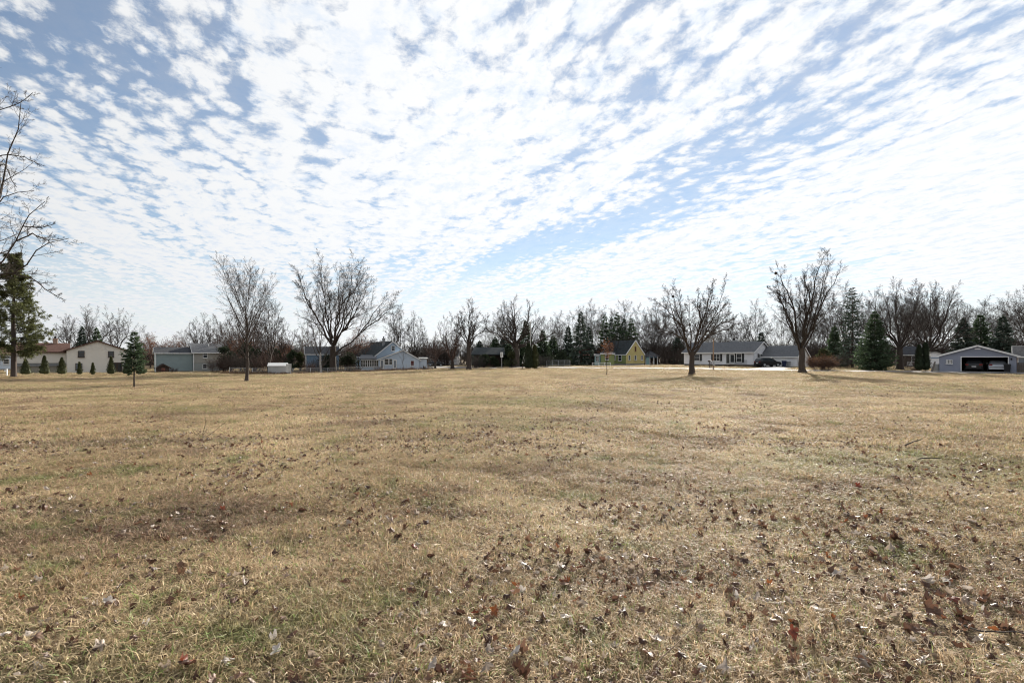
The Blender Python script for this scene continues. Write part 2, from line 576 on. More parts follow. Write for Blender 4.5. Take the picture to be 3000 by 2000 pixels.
# ---------------------------------------------------------------- ground sheet
def turf_nodes(nt, straw=1.0):
    """colour of the lawn from its place: straw, duller straw, green patches, brown leaf mould"""
    N, L = nt.nodes, nt.links
    geo = N.new('ShaderNodeNewGeometry')

    def noise(scale, detail=3.0, rough=0.55, stretch=(1, 1, 1), off=(0, 0, 0)):
        mp = N.new('ShaderNodeMapping')
        mp.inputs['Scale'].default_value = stretch
        mp.inputs['Location'].default_value = off
        L.new(geo.outputs['Position'], mp.inputs[0])
        n = N.new('ShaderNodeTexNoise')
        n.inputs['Scale'].default_value = scale
        n.inputs['Detail'].default_value = detail
        n.inputs['Roughness'].default_value = rough
        L.new(mp.outputs[0], n.inputs['Vector'])
        return n.outputs['Fac']

    def rng_(v, a, b, c=0.0, d=1.0):
        n = N.new('ShaderNodeMapRange')
        n.interpolation_type = 'SMOOTHSTEP'
        for i, k in enumerate((a, b, c, d)):
            n.inputs[i + 1].default_value = k
        L.new(v, n.inputs[0])
        return n.outputs[0]

    def mix(f, a, b):
        n = N.new('ShaderNodeMix')
        n.data_type = 'RGBA'
        if isinstance(f, float):
            n.inputs['Factor'].default_value = f
        else:
            L.new(f, n.inputs['Factor'])
        for k, v in (('A', a), ('B', b)):
            if isinstance(v, tuple):
                n.inputs[k].default_value = (*v, 1)
            else:
                L.new(v, n.inputs[k])
        return n.outputs['Result']

    c = mix(rng_(noise(0.30, 4.0, 0.6), 0.36, 0.64), (0.37, 0.272, 0.165), (0.53, 0.41, 0.265))
    c = mix(rng_(noise(0.10, 4.0, 0.62, (1, 1.6, 1), (13, 4, 0)), 0.50, 0.64, 0, 0.6), c, (0.27, 0.25, 0.12))
    c = mix(rng_(noise(1.1, 4.0, 0.65, (1, 1, 1), (3, 40, 0)), 0.53, 0.68, 0, 0.75), c, (0.205, 0.215, 0.085))
    c = mix(rng_(noise(0.42, 5.0, 0.68, (1, 1.3, 1), (31, 9, 0)), 0.50, 0.66, 0, 0.8), c, (0.255, 0.172, 0.118))
    c = mix(rng_(noise(0.16, 5.0, 0.7, (0.6, 2.2, 1), (7, 77, 0)), 0.55, 0.68, 0, 0.6), c, (0.165, 0.125, 0.085))
    return c, noise, rng_, mix


gm = bpy.data.materials.new('dry_lawn')
gm.use_nodes = True
_nt = gm.node_tree
_c, _noise, _rng, _mix = turf_nodes(_nt)
_c = _mix(_rng(_noise(3.2, 4.0, 0.7), 0.42, 0.62, 0.55, 0.0), _c, (0.125, 0.092, 0.058))
_c = _mix(_rng(_noise(30.0, 4.0, 0.7), 0.44, 0.60, 0.85, 0.0), _c, (0.070, 0.052, 0.034))
_c = _mix(_rng(_noise(60.0, 3.0, 0.7), 0.52, 0.66, 0.0, 0.6), _c, (0.50, 0.40, 0.26))
_b = _nt.nodes['Principled BSDF']
_b.inputs['Roughness'].default_value = 0.95
_b.inputs['Specular IOR Level'].default_value = 0.1
_nt.links.new(_c, _b.inputs['Base Color'])
_bp = _nt.nodes.new('ShaderNodeBump')
_bp.inputs['Strength'].default_value = 0.8
_bp.inputs['Distance'].default_value = 0.05
_nt.links.new(_noise(14.0, 5.0, 0.7), _bp.inputs['Height'])
_nt.links.new(_bp.outputs[0], _b.inputs['Normal'])

rings = np.concatenate([[0.0], np.geomspace(0.03, 60, 150), np.geomspace(62, 1500, 60)])
NA = 250
ang = np.linspace(0, 2 * math.pi, NA, endpoint=False)
RR, AA = np.meshgrid(rings[1:], ang, indexing='ij')
gx, gy = RR * np.sin(AA), RR * np.cos(AA)
gzz = gz(gx, gy)
gv = np.concatenate([[[0, 0, float(gz(np.array([0.0]), np.array([0.0]))[0])]], np.stack([gx.ravel(), gy.ravel(), gzz.ravel()], 1)])
_n = len(rings) - 1
i0 = np.arange(_n - 1)[:, None] * NA + np.arange(NA)[None, :]
i1 = np.arange(_n - 1)[:, None] * NA + (np.arange(NA)[None, :] + 1) % NA
quads = np.stack([i0, i0 + NA, i1 + NA, i1], 2).reshape(-1, 4) + 1
qi = np.arange(NA)
fan = np.stack([np.zeros(NA, int), 1 + qi, 1 + (qi + 1) % NA, np.zeros(NA, int)], 1)
me = mesh_np('ground', gv, quads[:, ::-1])
g_obj = link('ground', me, gm, None, True)
tag(g_obj, 'wide lawn of dry tan winter grass sloping gently to the houses', kind='structure')


# ---------------------------------------------------------------- road, drives
def strip(name, pts, width, material, lift, label, step=2.0, edge=0.0):
    """a paved strip that follows the terrain; pts are plan points"""
    pts = [np.array(p, float) for p in pts]
    path = []
    for a, b in zip(pts[:-1], pts[1:]):
        n = max(1, int(np.linalg.norm(b - a) / step))
        path += [a + (b - a) * i / n for i in range(n)]
    path.append(pts[-1])
    path = np.array(path)
    for _ in range(3):
        path[1:-1] = (path[:-2] + 2 * path[1:-1] + path[2:]) / 4
    t = np.gradient(path, axis=0)
    t /= np.linalg.norm(t, axis=1)[:, None]
    nrm = np.stack([-t[:, 1], t[:, 0]], 1)
    mb = MB()
    us = np.linspace(-0.5, 0.5, 5)
    rows = []
    for p, nn in zip(path, nrm):
        jit = 1.0 + edge * (rng.random() - 0.5)
        row = []
        for u in us:
            q = p + nn * u * width * jit
            row.append((q[0], q[1]))
        rows.append(row)
    arr = np.array(rows)
    zz = gz(arr[..., 0], arr[..., 1]) + lift
    crown = np.array([-0.06, 0.0, 0.02, 0.0, -0.06])
    zz = zz + crown[None, :]
    for i in range(len(rows) - 1):
        for j in range(len(us) - 1):
            mb.poly((*arr[i, j], zz[i, j]), (*arr[i + 1, j], zz[i + 1, j]), (*arr[i + 1, j + 1], zz[i + 1, j + 1]), (*arr[i, j + 1], zz[i, j + 1]))
    o = mb.build(name, material)
    return tag(o, label, kind='structure')


M['road'] = mat('worn_asphalt', (0.19, 0.178, 0.17), 0.9, 0.16, 0.5, 0.3, 30)
M['gravel_edge'] = mat('gravel_shoulder', (0.20, 0.17, 0.135), 0.95, 0.25, 3.0, 0.5, 20)
road_pts = [(96, 46), (70, 58.5), (57, 62.5), (48.4, 66), (37.9, 71.5), (31.0, 79), (23.2, 87), (12.9, 97), (6.0, 104), (-7.9, 118), (-24, 134), (-50, 160)]
strip('gravel_shoulder', road_pts, 6.6, M['gravel_edge'], 0.07, 'pale gravel shoulder along both edges of the road', edge=0.1)
strip('road', road_pts, 5.2, M['road'], 0.11, 'pale worn grey asphalt road crossing behind the lawn')
strip('driveway', [(37.0, 75.5), (41.0, 81.5), (45.5, 88), (48.5, 94), (49.6, 96.5)], 4.6, M['concrete'], 0.10, 'pale driveway running from the road up to the white ranch house')
strip('garage_apron', [(56.0, 61.6), (58.9, 64.6)], 8.6, M['concrete'], 0.13, 'pale concrete apron in front of the open slate garage', step=0.8)
strip('patio', [(PX(560, 106), 106), (PX(612, 105), 105)], 3.2, M['concrete'], 0.10, 'small pale concrete pad in front of the two-tone grey house', step=0.8)

# ---------------------------------------------------------------- trees
def frusta(segs, sides):
    """segs: list of (p, q, r0, r1) -> verts, quads; one open frustum for each segment"""
    A = np.array([(*s[0], *s[1], s[2], s[3]) for s in segs])
    p, q, r0, r1 = A[:, :3], A[:, 3:6], A[:, 6], A[:, 7]
    d = q - p
    d /= np.maximum(np.linalg.norm(d, axis=1), 1e-9)[:, None]
    ref = np.where(np.abs(d[:, 2:3]) < 0.9, np.array([[0, 0, 1.0]]), np.array([[1.0, 0, 0]]))
    s = np.cross(d, ref)
    s /= np.linalg.norm(s, axis=1)[:, None]
    u = np.cross(d, s)
    a = np.linspace(0, 2 * math.pi, sides, endpoint=False)
    ca, sa = np.cos(a), np.sin(a)
    ring = s[:, None, :] * ca[None, :, None] + u[:, None, :] * sa[None, :, None]
    v0 = p[:, None, :] + ring * r0[:, None, None]
    v1 = q[:, None, :] + ring * r1[:, None, None]
    v = np.concatenate([v0, v1], 1).reshape(-1, 3)
    base = np.arange(len(segs))[:, None] * (2 * sides)
    i = np.arange(sides)[None, :]
    j = (np.arange(sides)[None, :] + 1) % sides
    f = np.stack([base + i, base + j, base + sides + j, base + sides + i], 2).reshape(-1, 4)
    return v, f


def join_np(parts):
    vs, fs, n = [], [], 0
    for v, f in parts:
        vs.append(v)
        fs.append(f + n)
        n += len(v)
    return np.concatenate(vs), np.concatenate(fs)


def perp(d, r):
    while True:
        v = V(r.gauss(0, 1), r.gauss(0, 1), r.gauss(0, 1))
        v = v - d * float(v @ d)
        n = np.linalg.norm(v)
        if n > 0.2:
            return v / n


class Grow:
    """bare deciduous tree: a list of tapering segments for each order of branch"""

    def __init__(self, seed, levels=4, kids=(9, 8, 7, 5), ratio=(0.62, 0.5, 0.45, 0.42), angle=(42, 42, 42, 45), up=(0.02, 0.10, 0.06, 0.02, 0.0),
                 wob=(0.05, 0.10, 0.14, 0.18, 0.2), nseg=(7, 6, 4, 2, 1), rmin=0.006, start=(0.35, 0.22, 0.2, 0.15), droop=0.0, rr=0.55, fuzz=0):
        self.r = random.Random(seed)
        self.levels, self.kids, self.ratio, self.angle, self.up, self.wob, self.nseg = levels, kids, ratio, angle, up, wob, nseg
        self.rmin, self.start, self.droop, self.rr = rmin, start, droop, rr
        self.segs = [[] for _ in range(6)]
        self.tips = []
        self.fuzz, self.fz = fuzz, []

    def path(self, pts, r0, r1, lvl):
        """a limb along given points, then its own branches"""
        pts = [V(*p) for p in pts]
        L = sum(np.linalg.norm(b - a) for a, b in zip(pts[:-1], pts[1:]))
        # resample with a little irregularity
        out, acc = [pts[0]], 0.0
        for a, b in zip(pts[:-1], pts[1:]):
            l = np.linalg.norm(b - a)
            n = max(1, int(round(l / max(L / 9.0, 0.25))))
            for i in range(1, n + 1):
                p = a + (b - a) * i / n
                if i < n:
                    p = p + perp(unit(b - a), self.r) * l * 0.045
                out.append(p)
        n = len(out) - 1
        cum = 0.0
        radii = [r0 + (r1 - r0) * (i / n) ** 0.85 for i in range(n + 1)]
        for i in range(n):
            self.segs[lvl].append((out[i], out[i + 1] + (out[i + 1] - out[i]) * 0.06, radii[i], radii[i + 1]))
        self.sprout(out, radii, L, lvl)
        return out

    def sprout(self, pts, radii, L, lvl):
        r = self.r
        if lvl >= self.levels:
            self.tips.append(pts[-1])
            for _ in range(self.fuzz):           # the finest twigs
                i = r.randrange(len(pts) - 1)
                a_, b_ = pts[i], pts[i + 1]
                f, l = r.random(), L * r.uniform(0.35, 0.8)
                m = max(math.dist(a_, b_), 1e-6)
                o = [a_[j] + (b_[j] - a_[j]) * f for j in range(3)]
                e = [o[j] + ((b_[j] - a_[j]) / m * 0.8 + r.gauss(0, 0.33) + (0.12 if j == 2 else 0)) * l for j in range(3)]
                self.fz.append((*o, *e))
            return
        k = self.kids[lvl]
        n = len(pts) - 1
        s = self.start[lvl]
        phi = r.random() * 6.28
        for c in range(k):
            t = min(s + (1 - s) * ((c + r.random() * 0.9) / k), 0.995)
            i = min(int(t * n), n - 1)
            f = t * n - i
            a_, b_ = pts[i], pts[i + 1]
            dx, dy, dz = b_[0] - a_[0], b_[1] - a_[1], b_[2] - a_[2]
            p = (a_[0] + dx * f, a_[1] + dy * f, a_[2] + dz * f)
            rad = radii[i] + (radii[i + 1] - radii[i]) * f
            m = math.sqrt(dx * dx + dy * dy + dz * dz) or 1.0
            dx, dy, dz = dx / m, dy / m, dz / m
            phi += 2.4 + r.gauss(0, 0.5)
            if abs(dz) < 0.95:
                ex, ey, ez = dy, -dx, 0.0
            else:
                ex, ey, ez = 0.0, dz, -dy
            m = math.sqrt(ex * ex + ey * ey + ez * ez) or 1.0
            ex, ey, ez = ex / m, ey / m, ez / m
            fx, fy, fz = dy * ez - dz * ey, dz * ex - dx * ez, dx * ey - dy * ex
            cp, sp = math.cos(phi), math.sin(phi)
            a = math.radians(self.angle[lvl] * (1.15 - 0.5 * t) * r.uniform(0.75, 1.25))
            ca, sa = math.cos(a), math.sin(a)
            cd = (dx * ca + (ex * cp + fx * sp) * sa, dy * ca + (ey * cp + fy * sp) * sa, dz * ca + (ez * cp + fz * sp) * sa)
            cl = L * self.ratio[lvl] * (1.18 - 0.75 * t) * r.uniform(0.7, 1.2)
            cr = max(self.rmin, min(rad * 0.8, max(rad * self.rr, cl * 0.008)))
            self.branch(p, cd, cl, cr, lvl + 1)

    def branch(self, p, d, L, r0, lvl):
        r = self.r
        n = self.nseg[lvl]
        p = (float(p[0]), float(p[1]), float(p[2]))
        pts, radii = [p], [r0]
        r1 = self.rmin * 0.7
        st = L / n
        w, up = self.wob[lvl], self.up[lvl] - self.droop * (lvl > 2)
        dx, dy, dz = float(d[0]), float(d[1]), float(d[2])
        seg = self.segs[lvl]
        for i in range(n):
            dx += r.gauss(0, 1) * w
            dy += r.gauss(0, 1) * w
            dz += r.gauss(0, 1) * w + up
            m = math.sqrt(dx * dx + dy * dy + dz * dz) or 1.0
            dx, dy, dz = dx / m, dy / m, dz / m
            q = (p[0] + dx * st, p[1] + dy * st, p[2] + dz * st)
            ra = max(self.rmin * 0.7, r0 + (r1 - r0) * ((i + 1) / n))
            seg.append((p, q, radii[-1], ra))
            pts.append(q)
            radii.append(ra)
            p = q
        self.sprout(pts, radii, L, lvl)


SIDES = (9, 6, 4, 3, 3, 3)


def tree_meshes(g, name='tree', flare=1.35):
    tv, tf = frusta(g.segs[0], SIDES[0])
    trunk = mesh_np('trunk', tv, tf)
    parts = []
    for l in range(1, 6):
        if g.segs[l]:
            parts.append(frusta(g.segs[l], SIDES[l]))
    if g.fz:
        A = np.array(g.fz)
        p_, q_ = A[:, :3], A[:, 3:]
        d_ = q_ - p_
        rs_ = np.random.default_rng(len(A))
        w_ = np.cross(d_, rs_.normal(0, 1, d_.shape))
        w_ /= np.maximum(np.linalg.norm(w_, axis=1), 1e-9)[:, None]
        w_ *= g.rmin * 0.75
        parts.append((np.stack([p_ - w_, p_ + w_, q_ + w_ * 0.5, q_ - w_ * 0.5], 1).reshape(-1, 3), np.arange(len(A) * 4).reshape(-1, 4)))
    v, f = join_np(parts)
    crown = mesh_np('crown', v, f)
    return trunk, crown


def leaf_quads(points, size, r, spread=0.15, n=1):
    """small leaf faces hung about the given points"""
    P = np.repeat(np.array(points), n, axis=0)
    m = len(P)
    g_ = np.random.default_rng(r)
    P = P + g_.normal(0, spread, (m, 3))
    a = g_.normal(0, 1, (m, 3))
    a /= np.linalg.norm(a, axis=1)[:, None]
    b = np.cross(a, g_.normal(0, 1, (m, 3)))
    b /= np.linalg.norm(b, axis=1)[:, None]
    s = size * g_.uniform(0.6, 1.3, (m, 1))
    v = np.stack([P - a * s, P + b * s * 0.6, P + a * s, P - b * s * 0.6], 1).reshape(-1, 3)
    f = np.arange(m * 4).reshape(-1, 4)
    return v, f


def root_base(g, loc, r0, rng_=None):
    """spread the foot of the trunk into short roots"""
    for k in range(6):
        a = 6.283 * k / 6 + g.r.random() * 0.5
        e = V(loc[0] + math.cos(a) * r0 * 1.5, loc[1] + math.sin(a) * r0 * 1.5, loc[2] - 0.06)
        g.segs[0].append((V(loc[0] + math.cos(a) * r0 * 0.35, loc[1] + math.sin(a) * r0 * 0.35, loc[2] + r0 * 1.3), e, r0 * 0.48, r0 * 0.18))


def plant_tree(name, g, loc, label, group=None, bark='bark', twig='twig', cat='tree'):
    """g is grown about the origin at its foot"""
    t, c = tree_meshes(g)
    root = empty(name, loc, 0, label, cat, group)
    link('trunk', t, M[bark], root, True)
    link('crown', c, M[twig], root)
    return root


def traced_tree(name, base, d, r_px, fork, limbs, label, seed, bark='bark', twig='twig', group=None, depth=0.35, kids=(0, 9, 7, 5), limb_k=0.55, extra=6, shrink=0.885, **kw):
    """limbs: [(radius_px, [(px, py), ...]), ...] drawn in the plane of the trunk, then pulled out of that plane limb by limb"""
    loc = ground(base[0], d)
    s = d / F
    g = Grow(seed, kids=kids, **kw)

    def at(px, py, dy=0.0):
        k_ = 1.0 if py > fork[1] else 1.0 - (1.0 - shrink) * min(1.0, (fork[1] - py) / 200.0)
        return V((px - base[0]) * s * k_, dy, (base[1] - py) * s * k_)
    r = g.r
    tr = [at(*base)] + [at(base[0] + (fork[0] - base[0]) * t + r.gauss(0, 0.6), base[1] + (fork[1] - base[1]) * t) for t in (0.12, 0.4, 0.7)] + [at(*fork)]
    tr[0] = tr[0] - V(0, 0, 0.15)
    rad = [r_px * s * k for k in (1.45, 1.12, 1.0, 0.95, 0.9)]
    for i in range(4):
        g.segs[0].append((tr[i], tr[i + 1] + (tr[i + 1] - tr[i]) * 0.05, rad[i], rad[i + 1]))
    root_base(g, (0, 0, 0), r_px * s * 1.1)
    laid = list(tr)
    for k, (rp, pts) in enumerate(limbs):
        slope = ((k % 3) - 1) * depth + r.uniform(-0.4, 0.4) * depth
        p0 = at(*pts[0])
        y0, near = 0.0, 1e9
        for q in laid:                       # a side limb leaves its parent where the parent really is
            e = math.hypot(q[0] - p0[0], q[2] - p0[2])
            if e < near:
                near, y0 = e, q[1]
        if near > 22 * s:
            y0 = 0.0
        out = []
        for q in pts:
            w = at(*q)
            run = np.linalg.norm(w - p0)
            out.append(w + V(0, y0 + slope * run, 0))
        laid += g.path(out, rp * s * limb_k, 0.012, 1)
    # further limbs towards and away from the viewer fill the crown in depth
    xs = [(q[0] - base[0]) * s for _, pts in limbs for q in pts]
    top = max((base[1] - q[1]) * s for _, pts in limbs for q in pts)
    cx, R = (max(xs) + min(xs)) / 2, (max(xs) - min(xs)) / 2
    fk = at(*fork)
    for k in range(extra):
        a = 2.399 * k + r.uniform(-0.4, 0.4)
        e = V(cx * 0.6 + R * 0.62 * math.cos(a) * r.uniform(0.5, 1.1), R * 0.9 * math.sin(a) * r.uniform(0.6, 1.1), top * r.uniform(0.72, 0.97))
        m1 = fk + V((e[0] - fk[0]) * 0.4, (e[1] - fk[1]) * 0.4, (e[2] - fk[2]) * 0.25)
        m2 = fk + V((e[0] - fk[0]) * 0.78, (e[1] - fk[1]) * 0.78, (e[2] - fk[2]) * 0.62)
        g.path([fk, m1, m2, e], r_px * s * 0.3, 0.012, 1)
    return plant_tree(name, g, loc, label, group, bark, twig)


def generic_tree(seed, H, R, fork=0.3, r0=None, limbs=8, lean=0.0, levels=4, kids=(0, 8, 6, 5), rmin=0.007, up=0.10, narrow=1.0, leader=True, **kw):
    """bare tree of height H and crown radius R about the origin"""
    g = Grow(seed, levels=levels, kids=kids, rmin=rmin, up=(0.02, up, 0.06, 0.02, 0.0), **kw)
    r = g.r
    H = H * 0.91
    r0 = r0 or H * 0.018
    hz = H * fork
    top = V(lean * H * 0.3, r.gauss(0, 0.02) * H, hz)
    pts = [V(0, 0, -0.15), V(0, 0, hz * 0.15), top * 0.55 + V(r.gauss(0, .02), r.gauss(0, .02), 0) * H * 0.3, top]
    rad = [r0 * 1.5, r0 * 1.1, r0, r0 * 0.85]
    for i in range(3):
        g.segs[0].append((pts[i], pts[i + 1] + (pts[i + 1] - pts[i]) * 0.05, rad[i], rad[i + 1]))
    root_base(g, (0, 0, 0), r0 * 1.05)
    ph = r.random() * 6.28
    for k in range(limbs):
        f = k / max(1, limbs - 1)
        ph += 2.399 + r.gauss(0, 0.3)
        reach = R * narrow * (0.25 + 0.75 * (1 - f)) * r.uniform(0.75, 1.1)
        if leader and k == limbs - 1:
            reach = R * 0.12
        z1 = H * (0.62 + 0.36 * f) * r.uniform(0.93, 1.04)
        z0 = hz * (0.80 + 0.22 * f)
        c, s_ = math.cos(ph), math.sin(ph)
        o = top * (z0 / hz) if hz > 0 else top
        o = V(o[0], o[1], z0)
        b1, b2 = r.uniform(0.3, 0.58), r.uniform(0.68, 0.95)
        tw = r.gauss(0, 0.25)
        mid1 = o + V(c * reach * b1, s_ * reach * b1, (z1 - z0) * r.uniform(0.2, 0.36))
        mid2 = o + V(math.cos(ph + tw) * reach * b2, math.sin(ph + tw) * reach * b2, (z1 - z0) * r.uniform(0.55, 0.72))
        end = o + V(c * reach, s_ * reach, z1 - z0)
        g.path([o, mid1, mid2, end], r0 * r.uniform(0.26, 0.42), 0.012, 1)
    return g


def leader_tree(seed, H, R, first=0.22, n=26, r0=0.15, kids=(0, 7, 5, 4), **kw):
    """young tree with one straight leader and ascending side branches"""
    g = Grow(seed, kids=kids, levels=4, **kw)
    r = g.r
    pts = [V(0, 0, -0.1)] + [V(r.gauss(0, 0.008) * H, r.gauss(0, 0.008) * H, H * t) for t in (0.05, 0.2, 0.35, 0.5, 0.65, 0.8, 0.92, 1.0)]
    rad = [r0 * 1.4, r0, r0 * 0.9, r0 * 0.8, r0 * 0.62, r0 * 0.45, r0 * 0.28, r0 * 0.15, 0.012]
    for i in range(len(pts) - 1):
        g.segs[0].append((pts[i], pts[i + 1] + (pts[i + 1] - pts[i]) * 0.02, rad[i], rad[i + 1]))
    root_base(g, (0, 0, 0), r0)
    ph = 0.0
    for k in range(n):
        t = first + (0.97 - first) * (k / n) ** 0.9
        ph += 2.399 + r.gauss(0, 0.25)
        z = H * t
        x = t * 8
        i = min(max(int(np.searchsorted([p[2] for p in pts], z)) - 1, 0), len(pts) - 2)
        f = (z - pts[i][2]) / max(pts[i + 1][2] - pts[i][2], 1e-6)
        o = pts[i] + (pts[i + 1] - pts[i]) * f
        rr = rad[i] + (rad[i + 1] - rad[i]) * f
        env = math.sin(math.pi * min(1.0, (1 - t) / (1 - first) * 0.75 + 0.12)) ** 0.8
        L = R * 1.75 * env * r.uniform(0.75, 1.1)
        d = unit(V(math.cos(ph), math.sin(ph), 0.75 + 1.3 * t))
        g.branch(o, d, L, min(rr * 0.5, 0.05), 1)
    return g


# ---- conifers
def sprays(rows):
    """rows: (p, dir, side, length, width) -> a bent two-piece blade for each spray"""
    A = np.array(rows)
    p, d, s, L, w = A[:, 0:3], A[:, 3:6], A[:, 6:9], A[:, 9:10], A[:, 10:11]
    d = d / np.linalg.norm(d, axis=1)[:, None]
    mid = p + d * L * 0.5
    tip = p + d * L + np.array([[0, 0, -0.12]]) * L
    v = np.stack([p, mid + s * w, tip, mid - s * w], 1).reshape(-1, 3)
    return v, np.arange(len(A) * 4).reshape(-1, 4)


def conifer(name, loc, H, R, label, seed, material='spruce', group=None, bare=0.06, whorls=26, per=9, nsp=12, size=0.42, droop=0.25, power=0.85, trunk_r=None,
            ragged=0.15, lift=0.0, cat='tree', wid=0.26):
    r = random.Random(seed)
    root = empty(name, loc, r.random() * 6.28, label, cat, group)
    tr = trunk_r or H * 0.014
    mb = MB()
    mb.tube((0, 0, -0.1), (0, 0, H * 0.5), tr * 1.2, tr * 0.7, 8, False)
    mb.tube((0, 0, H * 0.5), (0, 0, H * 0.99), tr * 0.7, 0.01, 6, False)
    rows = []
    for wv in range(whorls):
        t = bare + (1 - bare) * (wv + r.random() * 0.6) / whorls
        z = H * t
        prof = (1 - (t - bare) / (1 - bare)) ** power
        if t < bare + 0.12:
            prof *= 0.75 + 2.0 * (t - bare)
        ph0 = r.random() * 6.28
        for k in range(per):
            a = ph0 + 6.283 * k / per + r.gauss(0, 0.2)
            L = max(0.12, R * prof * r.uniform(1 - ragged, 1 + ragged))
            d0 = V(math.cos(a), math.sin(a), lift + 0.25 - droop * (1 - t) * 2.0)
            c = V(0, 0, max(0.05, min(H * 0.985, z + r.gauss(0, 0.55) * H / whorls)))
            side = V(-math.sin(a), math.cos(a), 0)
            npos = max(4, int(nsp * (0.35 + 0.65 * prof)))
            for i in range(npos):
                f = 0.15 + 0.85 * (i + r.random()) / npos
                p = c + d0 * L * f + V(0, 0, L * 0.14 * f * f)
                sg = 1 if i % 2 else -1
                dd = d0 * 0.8 + side * sg * r.uniform(0.3, 1.1) + V(0, 0, r.gauss(-0.15, 0.25))
                ln = size * r.uniform(0.6, 1.2) * (0.5 + 0.5 * prof) * (1.1 - 0.4 * f)
                ss = unit(np.cross(dd, V(r.gauss(0, 1), r.gauss(0, 1), r.gauss(0, 0.6))))
                rows.append(np.concatenate([p, dd, ss, [ln, ln * wid]]))
            if r.random() < 0.5 and L > 0.4:
                mb.tube(c, c + d0 * L * 0.8, 0.012 + L * 0.006, 0.006, 3, False)
    for i in range(10):
        p = V(0, 0, H * (0.96 + 0.004 * i))
        dd = V(r.gauss(0, .35), r.gauss(0, .35), 1)
        rows.append(np.concatenate([p, dd, unit(np.cross(dd, V(1, .3, 0))), [size * 0.6, size * 0.08]]))
    mb.build('trunk', M['bark'], root, True)
    v, f = sprays(rows)
    me = mesh_np('crown', v, f)
    link('crown', me, M[material], root)
    return root


def pine(name, loc, H, R, label, seed, material='pine'):
    """open pine with flat tiers of long-needled tufts"""
    r = random.Random(seed)
    root = empty(name, loc, 0, label, 'tree')
    g = Grow(seed, levels=3, kids=(0, 8, 4, 0), rmin=0.010, nseg=(4, 5, 3, 1, 1), up=(0, 0.03, 0.03, 0.02), wob=(0.03, 0.07, 0.12, 0.15), ratio=(0.5, 0.36, 0.4, 0.3), angle=(40, 50, 45, 40))
    pts = [V(0, 0, -0.2), V(0.02, 0, H * 0.2), V(-0.05, 0, H * 0.45), V(0.05, 0, H * 0.7), V(0, 0, H)]
    rad = [0.30, 0.24, 0.19, 0.12, 0.03]
    for i in range(4):
        g.segs[0].append((pts[i], pts[i + 1], rad[i], rad[i + 1]))
    root_base(g, (0, 0, 0), 0.25)
    for wv in range(24):
        t = 0.17 + 0.82 * wv / 24
        for k in range(5):
            a = r.random() * 6.28
            L = R * (0.16 + 1.0 * min(1.0, (1.02 - t) * 1.5)) * (0.75 if t < 0.3 else 1.0) * r.uniform(0.6, 1.12)
            g.branch(V(0, 0, H * t + r.gauss(0, 0.15)), unit(V(math.cos(a), math.sin(a), 0.05 + 0.6 * t * t)), L, 0.045, 1)
    t_, c_ = tree_meshes(g)
    link('trunk', t_, M['bark'], root, True)
    link('branches', c_, M['bark_dark'], root)
    rows = []
    for lv in (2, 3):
        for (p, q, r0, r1) in g.segs[lv]:
            if r.random() < (0.5 if lv == 2 else 0.8):
                p, q = V(*p), V(*q)
                n = 9
                for k in range(n):
                    dd = unit(q - p) * 0.7 + V(r.gauss(0, .6), r.gauss(0, .6), r.gauss(0.25, .5))
                    ss = unit(np.cross(dd, V(r.gauss(0, 1), r.gauss(0, 1), r.gauss(0, 1))))
                    rows.append(np.concatenate([p + (q - p) * r.random(), dd, ss, [r.uniform(0.20, 0.40), 0.030]]))
    v, f = sprays(rows)
    link('needles', mesh_np('needles', v, f), M[material], root)
    return root


def arborvitae_mesh(seed, H, R, n=1500, waist=0.18, taper=1.0, size=0.20):
    """dense upright column of flat sprays over a twiggy core"""
    r = random.Random(seed)
    rows = []
    for i in range(n):
        t = r.random() ** 0.8
        prof = (min(1.0, t / waist) ** 0.5) * (1 - t) ** (0.62 * taper) * 1.10
        a = r.random() * 6.28
        bulge = 0.85 + 0.25 * math.sin(a * 3 + seed) * math.sin(t * 9 + seed * 1.7)
        rad = R * prof * bulge * r.uniform(0.62, 1.03)
        p = V(math.cos(a) * rad, math.sin(a) * rad, H * (0.04 + 0.93 * t))
        dd = V(math.cos(a) * 0.5 + r.gauss(0, .3), math.sin(a) * 0.5 + r.gauss(0, .3), 1.0)
        ss = unit(V(-math.sin(a), math.cos(a), r.gauss(0, .3)))
        ln = size * r.uniform(0.7, 1.5)
        rows.append(np.concatenate([p, dd, ss, [ln, ln * 0.3]]))
    v, f = sprays(rows)
    core = MB()
    N = 9
    prev = None
    for k in range(9):
        t = k / 8
        prof = (min(1.0, (t + 0.03) / waist) ** 0.5) * max(0.0, 1 - t) ** (0.62 * taper) * 0.82 + 0.01
        ring = [(math.cos(6.283 * i / N) * R * prof * (0.9 + 0.2 * r.random()), math.sin(6.283 * i / N) * R * prof * (0.9 + 0.2 * r.random()), H * (0.05 + 0.88 * t)) for i in range(N)]
        if prev:
            for i in range(N):
                j = (i + 1) % N
                core.poly(prev[i], prev[j], ring[j], ring[i])
        prev = ring
    cv = np.array(core.v)
    cf = np.array(core.f)
    v2, f2 = join_np([(v, f), (cv, cf)])
    return mesh_np('crown', v2, f2)


def arborvitae(name, loc, H, R, label, seed, material='arbor', group=None, n=1500, waist=0.18, taper=1.0, size=0.2, cat='shrub'):
    root = empty(name, loc, 0, label, cat, group)
    link('crown', arborvitae_mesh(seed, H, R, n, waist, taper, size), M[material], root)
    MB().tube((0, 0, -0.1), (0, 0, H * 0.3), 0.05, 0.04, 6).build('trunk', M['bark'], root)
    return root


